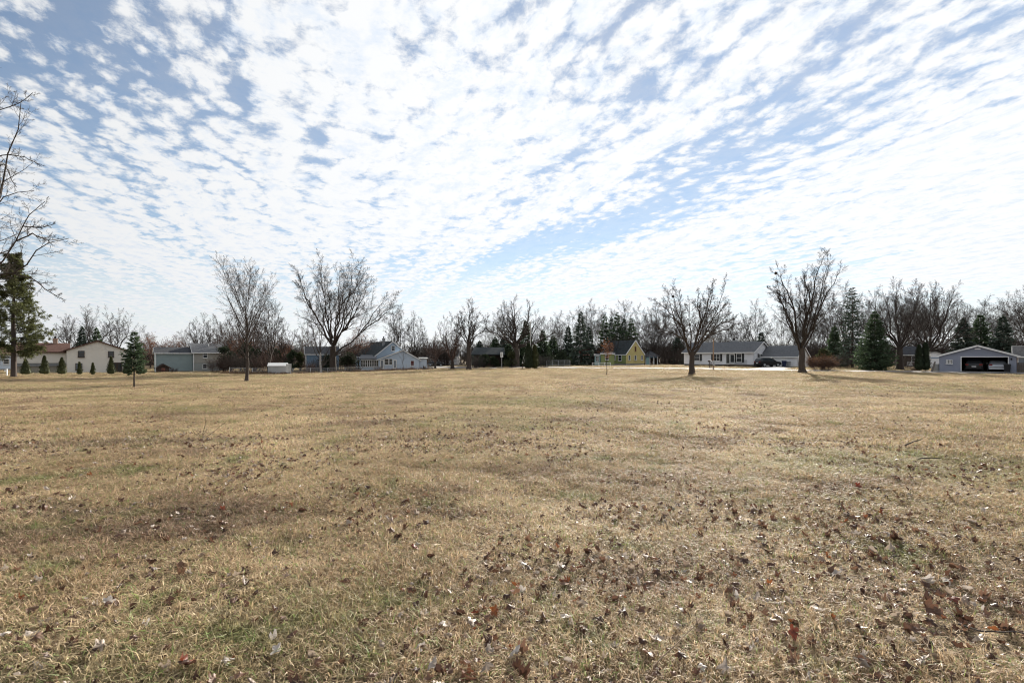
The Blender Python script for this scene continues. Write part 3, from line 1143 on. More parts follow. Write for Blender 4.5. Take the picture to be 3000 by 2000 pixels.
def bush_mesh(seed, H, R, stems=60, kids=4, rmin=0.007):
    g = Grow(seed, levels=2, kids=(kids, kids, 0, 0), ratio=(0.5, 0.45, 0.4, 0.4), rmin=rmin, nseg=(3, 2, 1, 1), up=(0.05, 0.04, 0.0, 0), wob=(0.10, 0.15, 0.2, 0.2), start=(0.3, 0.2, 0.2, 0.2))
    r = g.r
    for k in range(stems):
        a = r.random() * 6.28
        q = r.random() ** 0.6
        o = V(math.cos(a) * R * 0.5 * q, math.sin(a) * R * 0.5 * q, -0.05)
        d = unit(V(math.cos(a) * q * R / H * 1.1, math.sin(a) * q * R / H * 1.1, 1.0))
        g.branch(o, d, H * r.uniform(0.6, 1.0), rmin * 2.2, 0)
    parts = [frusta(g.segs[l], 3) for l in range(3) if g.segs[l]]
    return parts, g


def bush(name, loc, H, R, label, seed, material='twig_red', leaf=None, nleaf=0, lsize=0.05, stems=60, group=None, cat='shrub', kids=4):
    parts, g = bush_mesh(seed, H, R, stems, kids)
    root = empty(name, loc, 0, label, cat, group)
    v, f = join_np(parts)
    link('stems', mesh_np('stems', v, f), M[material], root)
    if leaf:
        pts = [s[1] for s in g.segs[2]] + [s[1] for s in g.segs[1]]
        v, f = leaf_quads(pts, lsize, seed, 0.12, nleaf)
        link('foliage', mesh_np('foliage', v, f), M[leaf], root)
    return root


def leafy(root, g, material, n, size, seed, spread=0.2, name='foliage'):
    pts = [s[1] for s in g.segs[4]] if g.segs[4] else g.tips
    v, f = leaf_quads(pts, size, seed, spread, n)
    link(name, mesh_np(name, v, f), M[material], root)


def evergreen(name, loc, H, R, label, seed, material='arbor_dark', group=None, blobs=16, per=150, size=0.26):
    """irregular evergreen shrub: overlapping clumps of small sprays round a few stems"""
    r = random.Random(seed)
    root = empty(name, loc, 0, label, 'shrub', group)
    rows = []
    mb = MB()
    for k in range(blobs):
        a = r.random() * 6.28
        t = r.random() ** 0.8
        q = R * (1 - 0.72 * t * t) * r.uniform(0.1, 0.72)
        c = V(math.cos(a) * q, math.sin(a) * q, H * (0.12 + 0.74 * t))
        br = min(R, H) * r.uniform(0.22, 0.42)
        mb.tube((c[0] * 0.2, c[1] * 0.2, -0.1), tuple(c), 0.05, 0.02, 4, False)
        for i in range(per):
            n_ = unit(V(r.gauss(0, 1), r.gauss(0, 1), r.gauss(0, 1)))
            p = c + n_ * br * r.uniform(0.35, 1.0) * V(1, 1, 0.9)
            p[2] = max(p[2], 0.05)
            dd = n_ * 0.7 + V(r.gauss(0, .4), r.gauss(0, .4), 0.6)
            ss = unit(np.cross(dd, V(r.gauss(0, 1), r.gauss(0, 1), r.gauss(0, 1))))
            ln = size * r.uniform(0.6, 1.5)
            rows.append(np.concatenate([p, dd, ss, [ln, ln * 0.3]]))
    mb.build('stems', M['bark_dark'], root)
    v, f = sprays(rows)
    link('crown', mesh_np('crown', v, f), M[material], root)
    return root

# ---------------------------------------------------------------- houses
def wall(parent, a, b, z0, z1, out, material, course=0.22, peak=None, name='wall'):
    """lapped wall between plan points a and b; peak = (fraction along, height) adds a gable"""
    mb = MB()
    a3, b3 = (*a, z0), (*b, z0)
    mb.lap(a3, b3, (*a, z1), (*b, z1), course, 0.03, out)
    if peak:
        f, zp = peak
        p = (a[0] + (b[0] - a[0]) * f, a[1] + (b[1] - a[1]) * f, zp)
        mb.lap((*a, z1), (*b, z1), p, p, course, 0.03, out)
    return mb.build(name, material, parent)


def gable(parent, x0, x1, y0, y1, eave, ridge, axis, wm, rm, tm, base=0.3, over=0.45, course=0.22, rcourse=0.3, fm='block', at=0.5, walls='fblr', z0=0.0):
    """a gable-roofed block; axis 'x': ridge along x (eaves face the viewer), 'y': gable faces the viewer"""
    if base > 0:
        MB().box(x0 + 0.04, x1 - 0.04, y0 + 0.04, y1 - 0.04, z0 - 0.6, z0 + base).build('foundation', M[fm], parent)
    zb = z0 + base
    if axis == 'y':
        xm = x0 + (x1 - x0) * at
        if 'f' in walls:
            wall(parent, (x0, y0), (x1, y0), zb, eave, (0, -1, 0), M[wm], course, (at, ridge))
        if 'b' in walls:
            wall(parent, (x1, y1), (x0, y1), zb, eave, (0, 1, 0), M[wm], course, (1 - at, ridge))
        if 'l' in walls:
            wall(parent, (x0, y1), (x0, y0), zb, eave, (-1, 0, 0), M[wm], course)
        if 'r' in walls:
            wall(parent, (x1, y0), (x1, y1), zb, eave, (1, 0, 0), M[wm], course)
        sl = [((x0, xm), 1), ((x1, xm), -1)]
        roof, trim = MB(), MB()
        for (xe, xr), sg in sl:
            run = xr - xe
            k = (ridge - eave) / abs(run)
            xo = xe - math.copysign(over, run)
            zo = eave - over * k
            n = unit(V(-math.copysign(k, run), 0, 1))
            ya, yb = y0 - over * 0.7, y1 + over * 0.7
            th = 0.10
            roof.prism([(xo, ya, zo + 0.01), (xr, ya, ridge + 0.01), (xr, ya, ridge + th), (xo, ya, zo + th)], (0, yb - ya, 0))
            A = (xo, ya, zo + th + 0.005)
            B = (xo, yb, zo + th + 0.005)
            C = (xr, ya, ridge + th + 0.005)
            D = (xr, yb, ridge + th + 0.005)
            roof.lap(A, B, C, D, rcourse, 0.02, n)
            trim.beam((xo, ya - 0.02, zo - 0.03), (xr, ya - 0.02, ridge - 0.03), 0.05, 0.20)
            trim.beam((xo - 0.02 * sg, ya, zo), (xo - 0.02 * sg, yb, zo), 0.04, 0.18)
        ro = roof.build('roof', M[rm], parent)
        trim.build('fascia', M[tm], ro)
    else:
        ym = y0 + (y1 - y0) * at
        if 'f' in walls:
            wall(parent, (x0, y0), (x1, y0), zb, eave, (0, -1, 0), M[wm], course)
        if 'b' in walls:
            wall(parent, (x1, y1), (x0, y1), zb, eave, (0, 1, 0), M[wm], course)
        if 'l' in walls:
            wall(parent, (x0, y1), (x0, y0), zb, eave, (-1, 0, 0), M[wm], course, (1 - at, ridge))
        if 'r' in walls:
            wall(parent, (x1, y0), (x1, y1), zb, eave, (1, 0, 0), M[wm], course, (at, ridge))
        roof, trim = MB(), MB()
        for ye, sg in ((y0, 1), (y1, -1)):
            run = ym - ye
            k = (ridge - eave) / abs(run)
            yo = ye - math.copysign(over, run)
            zo = eave - over * k
            n = unit(V(0, -math.copysign(k, run), 1))
            xa, xb = x0 - over * 0.7, x1 + over * 0.7
            th = 0.10
            roof.prism([(xa, yo, zo + 0.01), (xa, ym, ridge + 0.01), (xa, ym, ridge + th), (xa, yo, zo + th)], (xb - xa, 0, 0))
            roof.lap((xa, yo, zo + th + 0.005), (xb, yo, zo + th + 0.005), (xa, ym, ridge + th + 0.005), (xb, ym, ridge + th + 0.005), rcourse, 0.02, n)
            trim.beam((xa, yo - 0.02 * sg, zo), (xb, yo - 0.02 * sg, zo), 0.04, 0.18)
            for xx in (xa - 0.02, xb + 0.02):
                trim.beam((xx, yo, zo - 0.03), (xx, ym, ridge - 0.03), 0.05, 0.20)
        ro = roof.build('roof', M[rm], parent)
        trim.build('fascia', M[tm], ro)
    return ro


def window(parent, c, w, h, out=(0, -1), frame='white', glass='glass', cols=1, rows=2, t=0.08, name='window', shutters=None):
    """frame with muntins, a pane set back in it and a sill; c is the centre on the wall face"""
    ox, oy = out
    ux, uy = -oy, ox                     # along the wall

    def P(u, z, d):
        return (c[0] + ux * u + ox * d, c[1] + uy * u + oy * d, c[2] + z)

    def bar(mb, u0, u1, z0, z1, d0, d1):
        pts = [P(u0, z0, d0), P(u1, z0, d0), P(u1, z1, d0), P(u0, z1, d0)]
        mb.prism(pts, (ox * (d1 - d0), oy * (d1 - d0), 0))
    mb = MB()
    for u0, u1, z0, z1 in ((-w / 2, -w / 2 + t, -h / 2, h / 2), (w / 2 - t, w / 2, -h / 2, h / 2), (-w / 2 + t, w / 2 - t, h / 2 - t, h / 2), (-w / 2 + t, w / 2 - t, -h / 2, -h / 2 + t)):
        bar(mb, u0, u1, z0, z1, 0.02, 0.12)
    for i in range(1, cols):
        u = -w / 2 + w * i / cols
        bar(mb, u - 0.025, u + 0.025, -h / 2 + t, h / 2 - t, 0.05, 0.105)
    for i in range(1, rows):
        z = -h / 2 + h * i / rows
        bar(mb, -w / 2 + t, w / 2 - t, z - 0.025, z + 0.025, 0.048, 0.10)
    o = mb.build(name, M[frame], parent)
    p = MB()
    bar(p, -w / 2 + t * 0.5, w / 2 - t * 0.5, -h / 2 + t * 0.5, h / 2 - t * 0.5, 0.034, 0.06)
    p.build('pane', M[glass], o)
    s = MB()
    bar(s, -w / 2 - 0.06, w / 2 + 0.06, -h / 2 - 0.06, -h / 2 - 0.002, 0.02, 0.18)
    s.build('sill', M[frame], o)
    if shutters:
        for sg in (-1, 1):
            q = MB()
            u0 = sg * (w / 2 + 0.03)
            u1 = sg * (w / 2 + 0.38)
            bar(q, min(u0, u1), max(u0, u1), -h / 2, h / 2, 0.035, 0.08)
            for k in range(7):
                z = -h / 2 + h * (k + 0.5) / 7
                bar(q, min(u0, u1) + 0.04, max(u0, u1) - 0.04, z - 0.03, z + 0.03, 0.08, 0.095)
            q.build('shutter', M[shutters], o)
    return o


def door(parent, c, w, h, out=(0, -1), material='white', glass='glass', lite=0.55):
    """c is the centre of the sill on the wall face"""
    ox, oy = out
    ux, uy = -oy, ox

    def bar(mb, u0, u1, z0, z1, d0, d1):
        pts = [(c[0] + ux * u + ox * d0, c[1] + uy * u + oy * d0, c[2] + z) for u, z in ((u0, z0), (u1, z0), (u1, z1), (u0, z1))]
        mb.prism(pts, (ox * (d1 - d0), oy * (d1 - d0), 0))
    mb = MB()
    bar(mb, -w / 2, w / 2, 0, h, 0.02, 0.07)
    for u in (-w / 2 - 0.07, w / 2):
        bar(mb, u, u + 0.07, 0, h + 0.07, 0.025, 0.11)
    bar(mb, -w / 2, w / 2, h, h + 0.068, 0.025, 0.108)
    d = mb.build('door', M[material], parent)
    g_ = MB()
    bar(g_, -w / 2 + 0.12, w / 2 - 0.12, h * (1 - lite), h - 0.15, 0.072, 0.082)
    g_.build('pane', M[glass], d)
    k = MB()
    bar(k, w / 2 - 0.1, w / 2 - 0.05, h * 0.45, h * 0.48, 0.072, 0.12)
    k.build('handle', M['black'], d)
    return d


def pipe(parent, x, y, z0, z1, r=0.06, name='vent_pipe', material='galv'):
    return MB().tube((x, y, z0), (x, y, z1), r, r, 8).build(name, M[material], parent)


def chimney(parent, x, y, w, z0, z1, material='brick'):
    mb = MB().box(x - w / 2, x + w / 2, y - w / 2, y + w / 2, z0, z1).box(x - w / 2 - .06, x + w / 2 + .06, y - w / 2 - .06, y + w / 2 + .06, z1 - 0.22, z1 - 0.08)
    o = mb.build('chimney', M[material], parent)
    MB().tube((x, y, z1), (x, y, z1 + 0.35), w * 0.25, w * 0.25, 8).box(x - w * .35, x + w * .35, y - w * .35, y + w * .35, z1 + 0.36, z1 + 0.42).build('flue', M['black'], o)
    return o



class Frame:
    """a building's own axes: anchor column, depth and turn; U() finds the local x seen at a column, Z() the local height seen at a row"""

    def __init__(self, px, d, rz):
        self.loc = ground(px, d)
        self.rz = math.radians(rz)
        self.c, self.s = math.cos(self.rz), math.sin(self.rz)

    def U(self, px, v=0.0):
        k = (px - 1500.0) / F
        ax, ay = self.loc[0] - v * self.s, self.loc[1] + v * self.c
        return (k * ay - ax) / (self.c - k * self.s)

    def Z(self, py, u=0.0, v=0.0):
        return PZ(py, self.loc[1] + u * self.s + v * self.c) - self.loc[2]

    def P(self, u, v, z=0.0):
        return (self.loc[0] + u * self.c - v * self.s, self.loc[1] + u * self.s + v * self.c, self.loc[2] + z)

    def root(self, name, label, cat):
        return empty(name, self.loc, self.rz, label, cat)


def turned(parent, fn, loc, rz):
    """build parts through fn, then turn and shift them together inside their thing"""
    before = set(parent.children)
    fn()
    for o in parent.children:
        if o not in before:
            o.location = loc
            o.rotation_euler = (0, 0, rz)


# ---- cream two-storey house at the left
fr = Frame(283, 100, 40)
h = fr.root('cream_house', 'cream two-storey house with brown roof behind the row of clipped evergreens', 'house')
gx0, gx1 = fr.U(195), fr.U(371)
EV, RG = fr.Z(1025), fr.Z(998)
gable(h, gx0, gx1, 0, 9, EV, RG, 'y', 'cream', 'brown_roof', 'brown_trim', base=0.15, over=0.45, course=0.2, fm='cream', rcourse=0.3)
for px, py, w_, h_ in ((238, 1037, 0.98, 1.25), (325, 1037, 0.92, 1.2), (231, 1073, 1.02, 1.3)):
    window(h, (fr.U(px), -0.03, fr.Z(py)), w_, h_, frame='wood_dark', rows=2, glass='glass_pale' if py > 1050 else 'glass')
door(h, (fr.U(335), -0.03, 0.05), 0.8, 1.95, material='wood_dark', lite=0.85)
door(h, (fr.U(350), -0.03, 0.05), 0.8, 1.95, material='wood_dark', lite=0.85)
wx0 = fr.U(40, 2.2)
EW, RW, ZL = fr.Z(1029, -6, 2.2), fr.Z(1006, -6, 6), fr.Z(1063, -6, 2.2)
gable(h, wx0, gx0 - 0.02, 2.2, 9.5, EW, RW, 'x', 'cream', 'brown_roof', 'brown_trim', base=0.0, over=0.5, course=0.24, z0=ZL, at=0.55)
MB().box(wx0 + 0.3, gx0 - 0.3, 2.9, 9.2, -0.3, ZL).build('lower_storey', M['cream_base'], h)
MB().box(wx0, gx0 - 0.05, 2.5, 9.3, ZL - 0.55, ZL - 0.005).build('shade_band', M['block'], h)  # blue-grey strip that paints the shade below the overhanging upper floor
chimney(h, fr.U(162, 6), 6.0, 0.7, RW - 0.8, RW + 1.0)
pipe(h, fr.U(207, 4), 4.0, EW, RW + 0.1, material='white')
gable(h, fr.U(112, 9.6), fr.U(160, 9.6), 9.6, 14, RW - 0.9, RW + 0.35, 'y', 'cream', 'brown_roof', 'brown_trim', base=0, z0=3.0)

# far pale house glimpsed behind the pine
fr = Frame(-20, 112, 44)
h = fr.root('pale_blue_house', 'pale blue-grey house with brown roof half hidden behind the pine', 'house')
gable(h, -6.5, fr.U(34), 0, 8, 3.4, 5.4, 'x', 'light_blue', 'brown_roof', 'white', base=0.3)
window(h, (fr.U(18), -0.03, 1.9), 1.0, 1.2)
window(h, (fr.U(-10), -0.03, 1.9), 1.0, 1.2)

# ---- grey two-part house
fr = Frame(567, 110, 37)
h = fr.root('grey_house', 'two-part grey house with a lower garage wing and a two-storey gabled end', 'house')
x1 = fr.U(668)
EV, RG = fr.Z(1031), fr.Z(1008, 3, 4.2)
ZM = fr.Z(1063)
gable(h, 0.0, x1, 0, 8.5, EV, RG, 'x', 'taupe_siding', 'grey_roof', 'white', base=ZM, over=0.45, course=0.16, fm='grey_siding')
MB().box(-0.06, 0.10, -0.12, -0.035, 0.0, EV - 0.1).build('downpipe', M['white'], h)
window(h, (fr.U(601), -0.03, fr.Z(1040)), 0.85, 1.25)
window(h, (fr.U(600), 0.0, fr.Z(1073)), 0.85, 1.0)
x0 = fr.U(456, 1.2)
EW, RW = fr.Z(1033, -4, 1.2), fr.Z(1018, -4, 4.5)
gable(h, x0, -0.05, 1.2, 8.0, EW, RW, 'x', 'teal_siding', 'dark_roof', 'white', base=0.2, over=0.4, course=0.3)
MB().box(x0 - 0.07, x0 + 0.08, 1.05, 1.165, 0.1, EW - 0.1).build('downpipe', M['white'], h)
pipe(h, fr.U(611, 3), 3.0, EV, RG, 0.08, material='white')

# ---- small blue house glimpsed behind the birch
fr = Frame(915, 112, 22)
h = fr.root('small_blue_house', 'small blue house with charcoal roof glimpsed beside the white birch', 'house')
gable(h, fr.U(896), 5.5, 0, 7, fr.Z(1036), fr.Z(1016, 0, 3.5), 'x', 'mid_blue', 'dark_roof', 'white', base=0.9, over=0.4, fm='block')
MB().box(fr.U(896) - 0.1, fr.U(896) + 0.12, -0.1, -0.035, 0.9, fr.Z(1037)).build('corner_board', M['white'], h)

# ---- light blue house with sun porch
fr = Frame(1160, 112, 14)
h = fr.root('light_blue_house', 'light blue house with steep charcoal roof and a glazed sun porch behind the wire fence', 'house')
# steep main block turned a little more, so that its left roof slope shows
mcx = fr.U(1150, 5.0)
turned(h, lambda: gable(h, -4.3, 4.3, 0, 10.5, fr.Z(1042, 0, 5), fr.Z(1000, 0, 5), 'y', 'blue_siding', 'black_roof', 'white', base=0.3, over=0.35), (mcx, 5.6, 0), math.radians(26))
turned(h, lambda: window(h, (0.1, -0.03, fr.Z(1020, 0, 5)), 0.95, 1.2), (mcx, 5.6, 0), math.radians(26))
turned(h, lambda: chimney(h, -1.2, 2.0, 0.5, fr.Z(1016, 0, 5), fr.Z(990, 0, 5), 'block'), (mcx, 5.6, 0), math.radians(26))
# front wing with a shallow gable
fx0, fx1 = fr.U(1109), fr.U(1228)
EV, RG = fr.Z(1052), fr.Z(1025)
gable(h, fx0, fx1, 0, 4.6, EV, RG, 'y', 'light_blue', 'dark_roof', 'white', base=0.25, over=0.4, at=0.60, course=0.2)
window(h, (fr.U(1132.5), -0.03, fr.Z(1059)), 0.95, 1.35, rows=2)
window(h, (fr.U(1144.5), -0.03, fr.Z(1059)), 0.75, 1.35, rows=2)
door(h, (fr.U(1119), -0.03, 0.3), 0.75, 2.0, glass='glass_pale', lite=0.85)
door(h, (fr.U(1157), -0.03, 0.3), 0.65, 2.0, glass='glass_pale', lite=0.85)
window(h, (fr.U(1208), -0.03, fr.Z(1064)), 0.8, 1.25, glass='red_cloth', rows=1)
# low glazed porch at the left
px0, px1 = fr.U(1057, 1.2), fx0 - 0.03
zt, zl = fr.Z(1054.5, 0, 1.2), fr.Z(1074, 0, 1.2)
MB().box(px0, px1, 1.2, 4.6, -0.4, zl).build('porch_base', M['light_blue'], h)
MB().prism([(px0 - 0.4, 0.8, zt + 0.2), (px1 - 0.4, 0.8, zt + 0.2), (px1 - 0.4, 5.2, fr.Z(1041, 0, 5)), (px0 - 0.1, 5.2, fr.Z(1041, 0, 5))], (0, 0, 0.12)).build('porch_roof', M['grey_roof'], h)
MB().box(px0, px1, 1.2, 4.4, zt, zt + 0.18).build('porch_header', M['white'], h)
nw = 8
for i in range(nw):
    cx = px0 + (px1 - px0) * (i + 0.5) / nw
    window(h, (cx, 1.19, (zt + zl) / 2), (px1 - px0) / nw - 0.02, zt - zl - 0.02, rows=2, t=0.05)
MB().box(px0 + 0.05, px1 - 0.05, 4.45, 4.58, zl - 0.05, zt + 0.1).build('porch_back_wall', M['light_blue'], h)
# lean-to at the right end
ax1 = fr.U(1250, 0.8)
wall(h, (fx1 + 0.02, 0.8), (ax1, 0.8), 0.0, fr.Z(1051.5), (0, -1, 0), M['light_blue'])
wall(h, (ax1, 0.8), (ax1, 4.4), 0.0, fr.Z(1051.5), (1, 0, 0), M['light_blue'])
MB().prism([(fx1 + 0.05, 0.4, fr.Z(1051)), (ax1 + 0.35, 0.4, fr.Z(1051)), (ax1 + 0.35, 4.6, fr.Z(1048)), (fx1 + 0.05, 4.6, fr.Z(1048))], (0, 0, 0.12)).build('annex_roof', M['metal_pale'], h)

# ---- far white house across the street, left of the middle
d = 150.0
loc = ground(1290, d)
S = d / F
h = empty('far_white_house', loc, 0, 'distant white house seen between bare trunks near the light blue house', 'house')
gable(h, (1255 - 1290) * S, (1340 - 1290) * S, 0, 8, 2.7, 4.6, 'x', 'white_siding', 'grey_roof', 'white', base=0.3)
window(h, (-1.6, -0.03, 1.7), 1.2, 1.2)
window(h, (2.2, -0.03, 1.7), 1.2, 1.2)

# ---- dark open carport building behind the sign
d = 122.0
S = d / F
loc = ground(1430, d)
h = empty('dark_carport', loc, 0, 'dark brown low building with deep open front behind the road sign', 'building')
w2 = 40 * S
MB().box(-w2, w2, 3.0, 8.0, -0.4, 3.0).build('wall', M['wood_dark'], h)
MB().prism([(-w2 - 0.8, -0.6, 2.9), (w2 + 0.8, -0.6, 2.9), (w2 + 0.4, 4.0, 4.6), (-w2 - 0.4, 4.0, 4.6)], (0, 0, 0.2)).build('roof', M['black_roof'], h)
MB().prism([(-w2 - 0.8, 8.6, 2.9), (w2 + 0.8, 8.6, 2.9), (w2 + 0.4, 4.1, 4.6), (-w2 - 0.4, 4.1, 4.6)], (0, 0, 0.2)).build('roof', M['dark_roof'], h)
for px in (-w2, -w2 / 3, w2 / 3, w2):
    MB().box(px - 0.1, px + 0.1, -0.1, 0.1, -0.3, 2.9).build('post', M['wood_dark'], h)

# ---- house with dull red roof behind the conifers
d = 142.0
S = d / F
loc = ground(1700, d)
h = empty('red_roofed_house', loc, 0, 'low tan house with dull red roof behind the tall spruces', 'house')
gable(h, -26 * S, 24 * S, 0, 7, 2.6, 4.3, 'x', 'taupe_siding', 'red_roof', 'white', base=0.3)
window(h, (-12 * S, -0.03, 1.6), 1.0, 0.9)
window(h, (10 * S, -0.03, 1.6), 1.0, 0.9)

# ---- yellow cottage: gable end towards the lawn, long dark roof slope at its left
fr = Frame(1834, 131, -64)
h = fr.root('yellow_cottage', 'yellow cottage with very steep black roof beyond the road', 'house')
EV, RG = fr.Z(1037), fr.Z(997, 0, 2.9)
GD = 6.0
gable(h, -10.5, 0, 0, GD, EV, RG, 'x', 'green_siding', 'black_roof', 'white', base=0.5, over=0.15, course=0.27, fm='block', walls='fbl')
wall(h, (0, 0), (0, GD), 0.5, EV, (1, 0, 0), M['yellow'], 0.27, (0.5, RG), 'gable_wall')
window(h, (0.03, GD * 0.5, EV + 1.35), 0.42, 1.25, out=(1, 0), frame='red_brick', rows=1, glass='wood_dark')
for f_ in (0.17, 0.5, 0.85):
    window(h, (0.03, GD * f_, EV - 0.95), 0.62, 1.25, out=(1, 0), rows=2)
window(h, (fr.U(1817), -0.03, EV - 1.0), 1.3, 1.45)
window(h, (fr.U(1803), -0.03, EV - 1.0), 0.6, 1.2)
# flat-roofed bay and aqua porch nearer the road
f2 = Frame(1780, 128, -10)
bay = f2.root('low_annex', 'low green annex with a small aqua porch joined to the yellow cottage', 'house')
gable(bay, f2.U(1760), f2.U(1800), 0, 3.0, f2.Z(1036), f2.Z(1033), 'x', 'green_siding', 'grey_roof', 'white', base=0.3, over=0.2, course=0.27)
window(bay, (f2.U(1778), -0.03, f2.Z(1047)), 0.9, 1.3)
gable(bay, f2.U(1742), f2.U(1759), 0.4, 3.0, f2.Z(1040), f2.Z(1037), 'x', 'aqua', 'grey_roof', 'white', base=0.2, over=0.25, course=0.3)
window(bay, (f2.U(1750), 0.37, f2.Z(1051)), 0.8, 1.3, cols=2)

# open summer porch beside the cottage
loc = ground(1909, 137)
h = empty('garden_pavilion', loc, 0, 'small aqua garden pavilion with grey hipped roof beside the yellow cottage', 'pavilion')
S = 137 / F
w2 = 17 * S
for sx in (-1, -0.33, 0.33, 1):
    MB().box(sx * w2 - 0.08, sx * w2 + 0.08, -0.08, 0.08, -0.2, 2.35).build('post', M['white'], h)
    MB().box(sx * w2 - 0.08, sx * w2 + 0.08, 2.92, 3.08, -0.2, 2.35).build('post', M['white'], h)
MB().box(-w2, w2, -0.05, 0.05, 2.0, 2.36).box(-w2, w2, 2.95, 3.05, 2.0, 2.36).build('beam', M['mid_blue'], h)
MB().box(-w2 + 0.1, -w2 + 0.9, -0.03, 0.03, -0.2, 2.0).build('screen', M['aqua'], h)
rf = MB()
ap = (0, 1.5, 4.0)
cs = [(-w2 - 0.5, -0.5, 2.37), (w2 + 0.5, -0.5, 2.37), (w2 + 0.5, 3.5, 2.37), (-w2 - 0.5, 3.5, 2.37)]
for i in range(4):
    rf.poly(cs[i], cs[(i + 1) % 4], ap)
rf.poly(*cs[::-1])
rf.build('roof', M['grey_roof'], h)

# ---- white ranch house, its right end nearer
fr = Frame(2208, 97, -50)
h = fr.root('white_ranch_house', 'long white ranch house with grey roof and shuttered windows beyond the road', 'house')
LEN = -fr.U(2004)
EV, RG = fr.Z(1029), fr.Z(1001, 0, 3.6)
gable(h, -LEN, 0, 0, 7.2, EV, RG, 'x', 'white_siding', 'grey_roof', 'white', base=0.4, over=0.45, course=0.26, fm='dark_roof')
window(h, (fr.U(2043), -0.03, 1.75), 1.3, 1.35, shutters='black')
window(h, (fr.U(2100), -0.03, 1.75), 1.5, 1.4, cols=2, shutters='black')
window(h, (fr.U(2134), -0.03, 1.55), 0.9, 2.0, rows=1)
door(h, (fr.U(2146), -0.03, 0.45), 0.95, 2.0, lite=0.8)
window(h, (fr.U(2166), -0.03, 1.7), 1.1, 1.7, shutters='black')
window(h, (0.03, 2.9, 1.75), 1.9, 1.5, out=(1, 0), shutters='black', cols=3, rows=1)
chimney(h, fr.U(2150, 4.4), 4.4, 1.1, RG - 0.8, RG + 0.45, 'block')
pipe(h, fr.U(2108, 1.8), 1.8, EV, EV + 0.9, 0.09, material='white')
MB().box(fr.U(2132), -0.3, -1.9, -0.06, -0.3, 0.38).build('porch_deck', M['wood_dark'], h)
r0_, r1_ = fr.U(2152), -0.4
rail = MB().beam((r0_, -1.85, 1.25), (r1_, -1.85, 1.25), 0.05, 0.05)
for i in range(26):
    xx = r0_ + (r1_ - r0_) * i / 25
    rail.beam((xx, -1.85, 0.38), (xx, -1.85, 1.22), 0.025, 0.025)
rail.build('railing', M['black'], h)
EG, RGG = fr.Z(1042, 0, 3.2), fr.Z(1015, 0, 6)
gable(h, 0.25, 6.6, 3.0, 8.2, EG, RGG, 'x', 'white_siding', 'grey_roof', 'white', base=0.15, over=0.35, course=0.26)
gd = MB().box(0.9, 4.4, 2.92, 2.965, 0.1, 2.1)
for k in range(1, 4):
    gd.box(0.9, 4.4, 2.90, 2.919, 0.1 + k * 0.5, 0.13 + k * 0.5)
gd.build('garage_door', M['white'], h)
window(h, (6.63, 5.4, 1.6), 0.9, 1.1, out=(1, 0), shutters='black')
RANCH = fr

# ---- slate garage at the right with its door open, square on to the view
fr = Frame(2864, 65, -42)
h = fr.root('slate_garage', 'wide slate-blue gabled garage with its big door open', 'garage')
GAR = fr
x0, x1 = fr.U(2752), fr.U(2978)
EV, RG = fr.Z(1041), fr.Z(1012)
ox0, ox1, oz = fr.U(2817), fr.U(2953), fr.Z(1046)
ym = 7.0
mb = MB()
mb.lap((x0, 0, 0.1), (ox0, 0, 0.1), (x0, 0, oz), (ox0, 0, oz), 0.12, 0.02, (0, -1, 0))
mb.lap((ox1, 0, 0.1), (x1, 0, 0.1), (ox1, 0, oz), (x1, 0, oz), 0.12, 0.02, (0, -1, 0))
mb.lap((x0, 0, oz), (x1, 0, oz), (x0, 0, EV), (x1, 0, EV), 0.12, 0.02, (0, -1, 0))
mb.lap((x0, 0, EV), (x1, 0, EV), (0, 0, RG), (0, 0, RG), 0.12, 0.02, (0, -1, 0))
mb.build('front_wall', M['slate_siding'], h)
MB().box(x0, x1, 0.02, 0.10, oz + 0.02, EV).box(x0, ox0 - 0.02, 0.02, 0.1, 0.05, oz + 0.015).box(ox1 + 0.02, x1, 0.02, 0.1, 0.05, oz + 0.015).build('inner_wall', M['wood_dark'], h)
wall(h, (x0, ym), (x0, 0), 0.1, EV, (-1, 0, 0), M['slate_siding'], 0.12)
wall(h, (x1, 0), (x1, ym), 0.1, EV, (1, 0, 0), M['slate_siding'], 0.12)
wall(h, (x1, ym), (x0, ym), 0.1, EV, (0, 1, 0), M['slate_siding'], 0.12, (0.5, RG))
MB().box(x0 + 0.02, x0 + 0.1, 0.12, ym - 0.12, 0.06, EV).box(x1 - 0.1, x1 - 0.02, 0.12, ym - 0.12, 0.06, EV).box(x0 + 0.02, x1 - 0.02, ym - 0.1, ym - 0.02, 0.06, EV).build('lining', M['wood_dark'], h)
gable(h, x0, x1, 0, ym, EV, RG, 'y', 'slate_siding', 'grey_roof', 'white', base=0, over=0.3, walls='', at=-x0 / (x1 - x0))
MB().box(x0 - 0.1, x1 + 0.1, -0.25, ym, -0.3, 0.06).build('floor_slab', M['shaded_floor'], h)
MB().box(ox0 - 0.09, ox0, -0.06, 0.12, 0.06, oz + 0.09).box(ox1, ox1 + 0.09, -0.06, 0.12, 0.06, oz + 0.09).box(ox0, ox1, -0.055, 0.115, oz, oz + 0.09).build('door_frame', M['white'], h)
MB().box(ox0 + 0.1, ox1 - 0.1, 0.2, 2.4, oz + 0.10, oz + 0.15).build('raised_door', M['metal_pale'], h)
window(h, (fr.U(2781), -0.02, fr.Z(1059.5)), 0.62, 0.52, cols=4, rows=2, t=0.05)
MB().box(-0.28, 0.28, -0.06, -0.022, RG - 0.5, RG - 0.36).build('gable_vent', M['white'], h)
MB().tube((ox1 + 0.3, -0.1, oz - 0.35), (ox1 + 0.3, -0.1, oz - 0.1), 0.06, 0.08, 8).build('wall_lamp', M['black'], h)
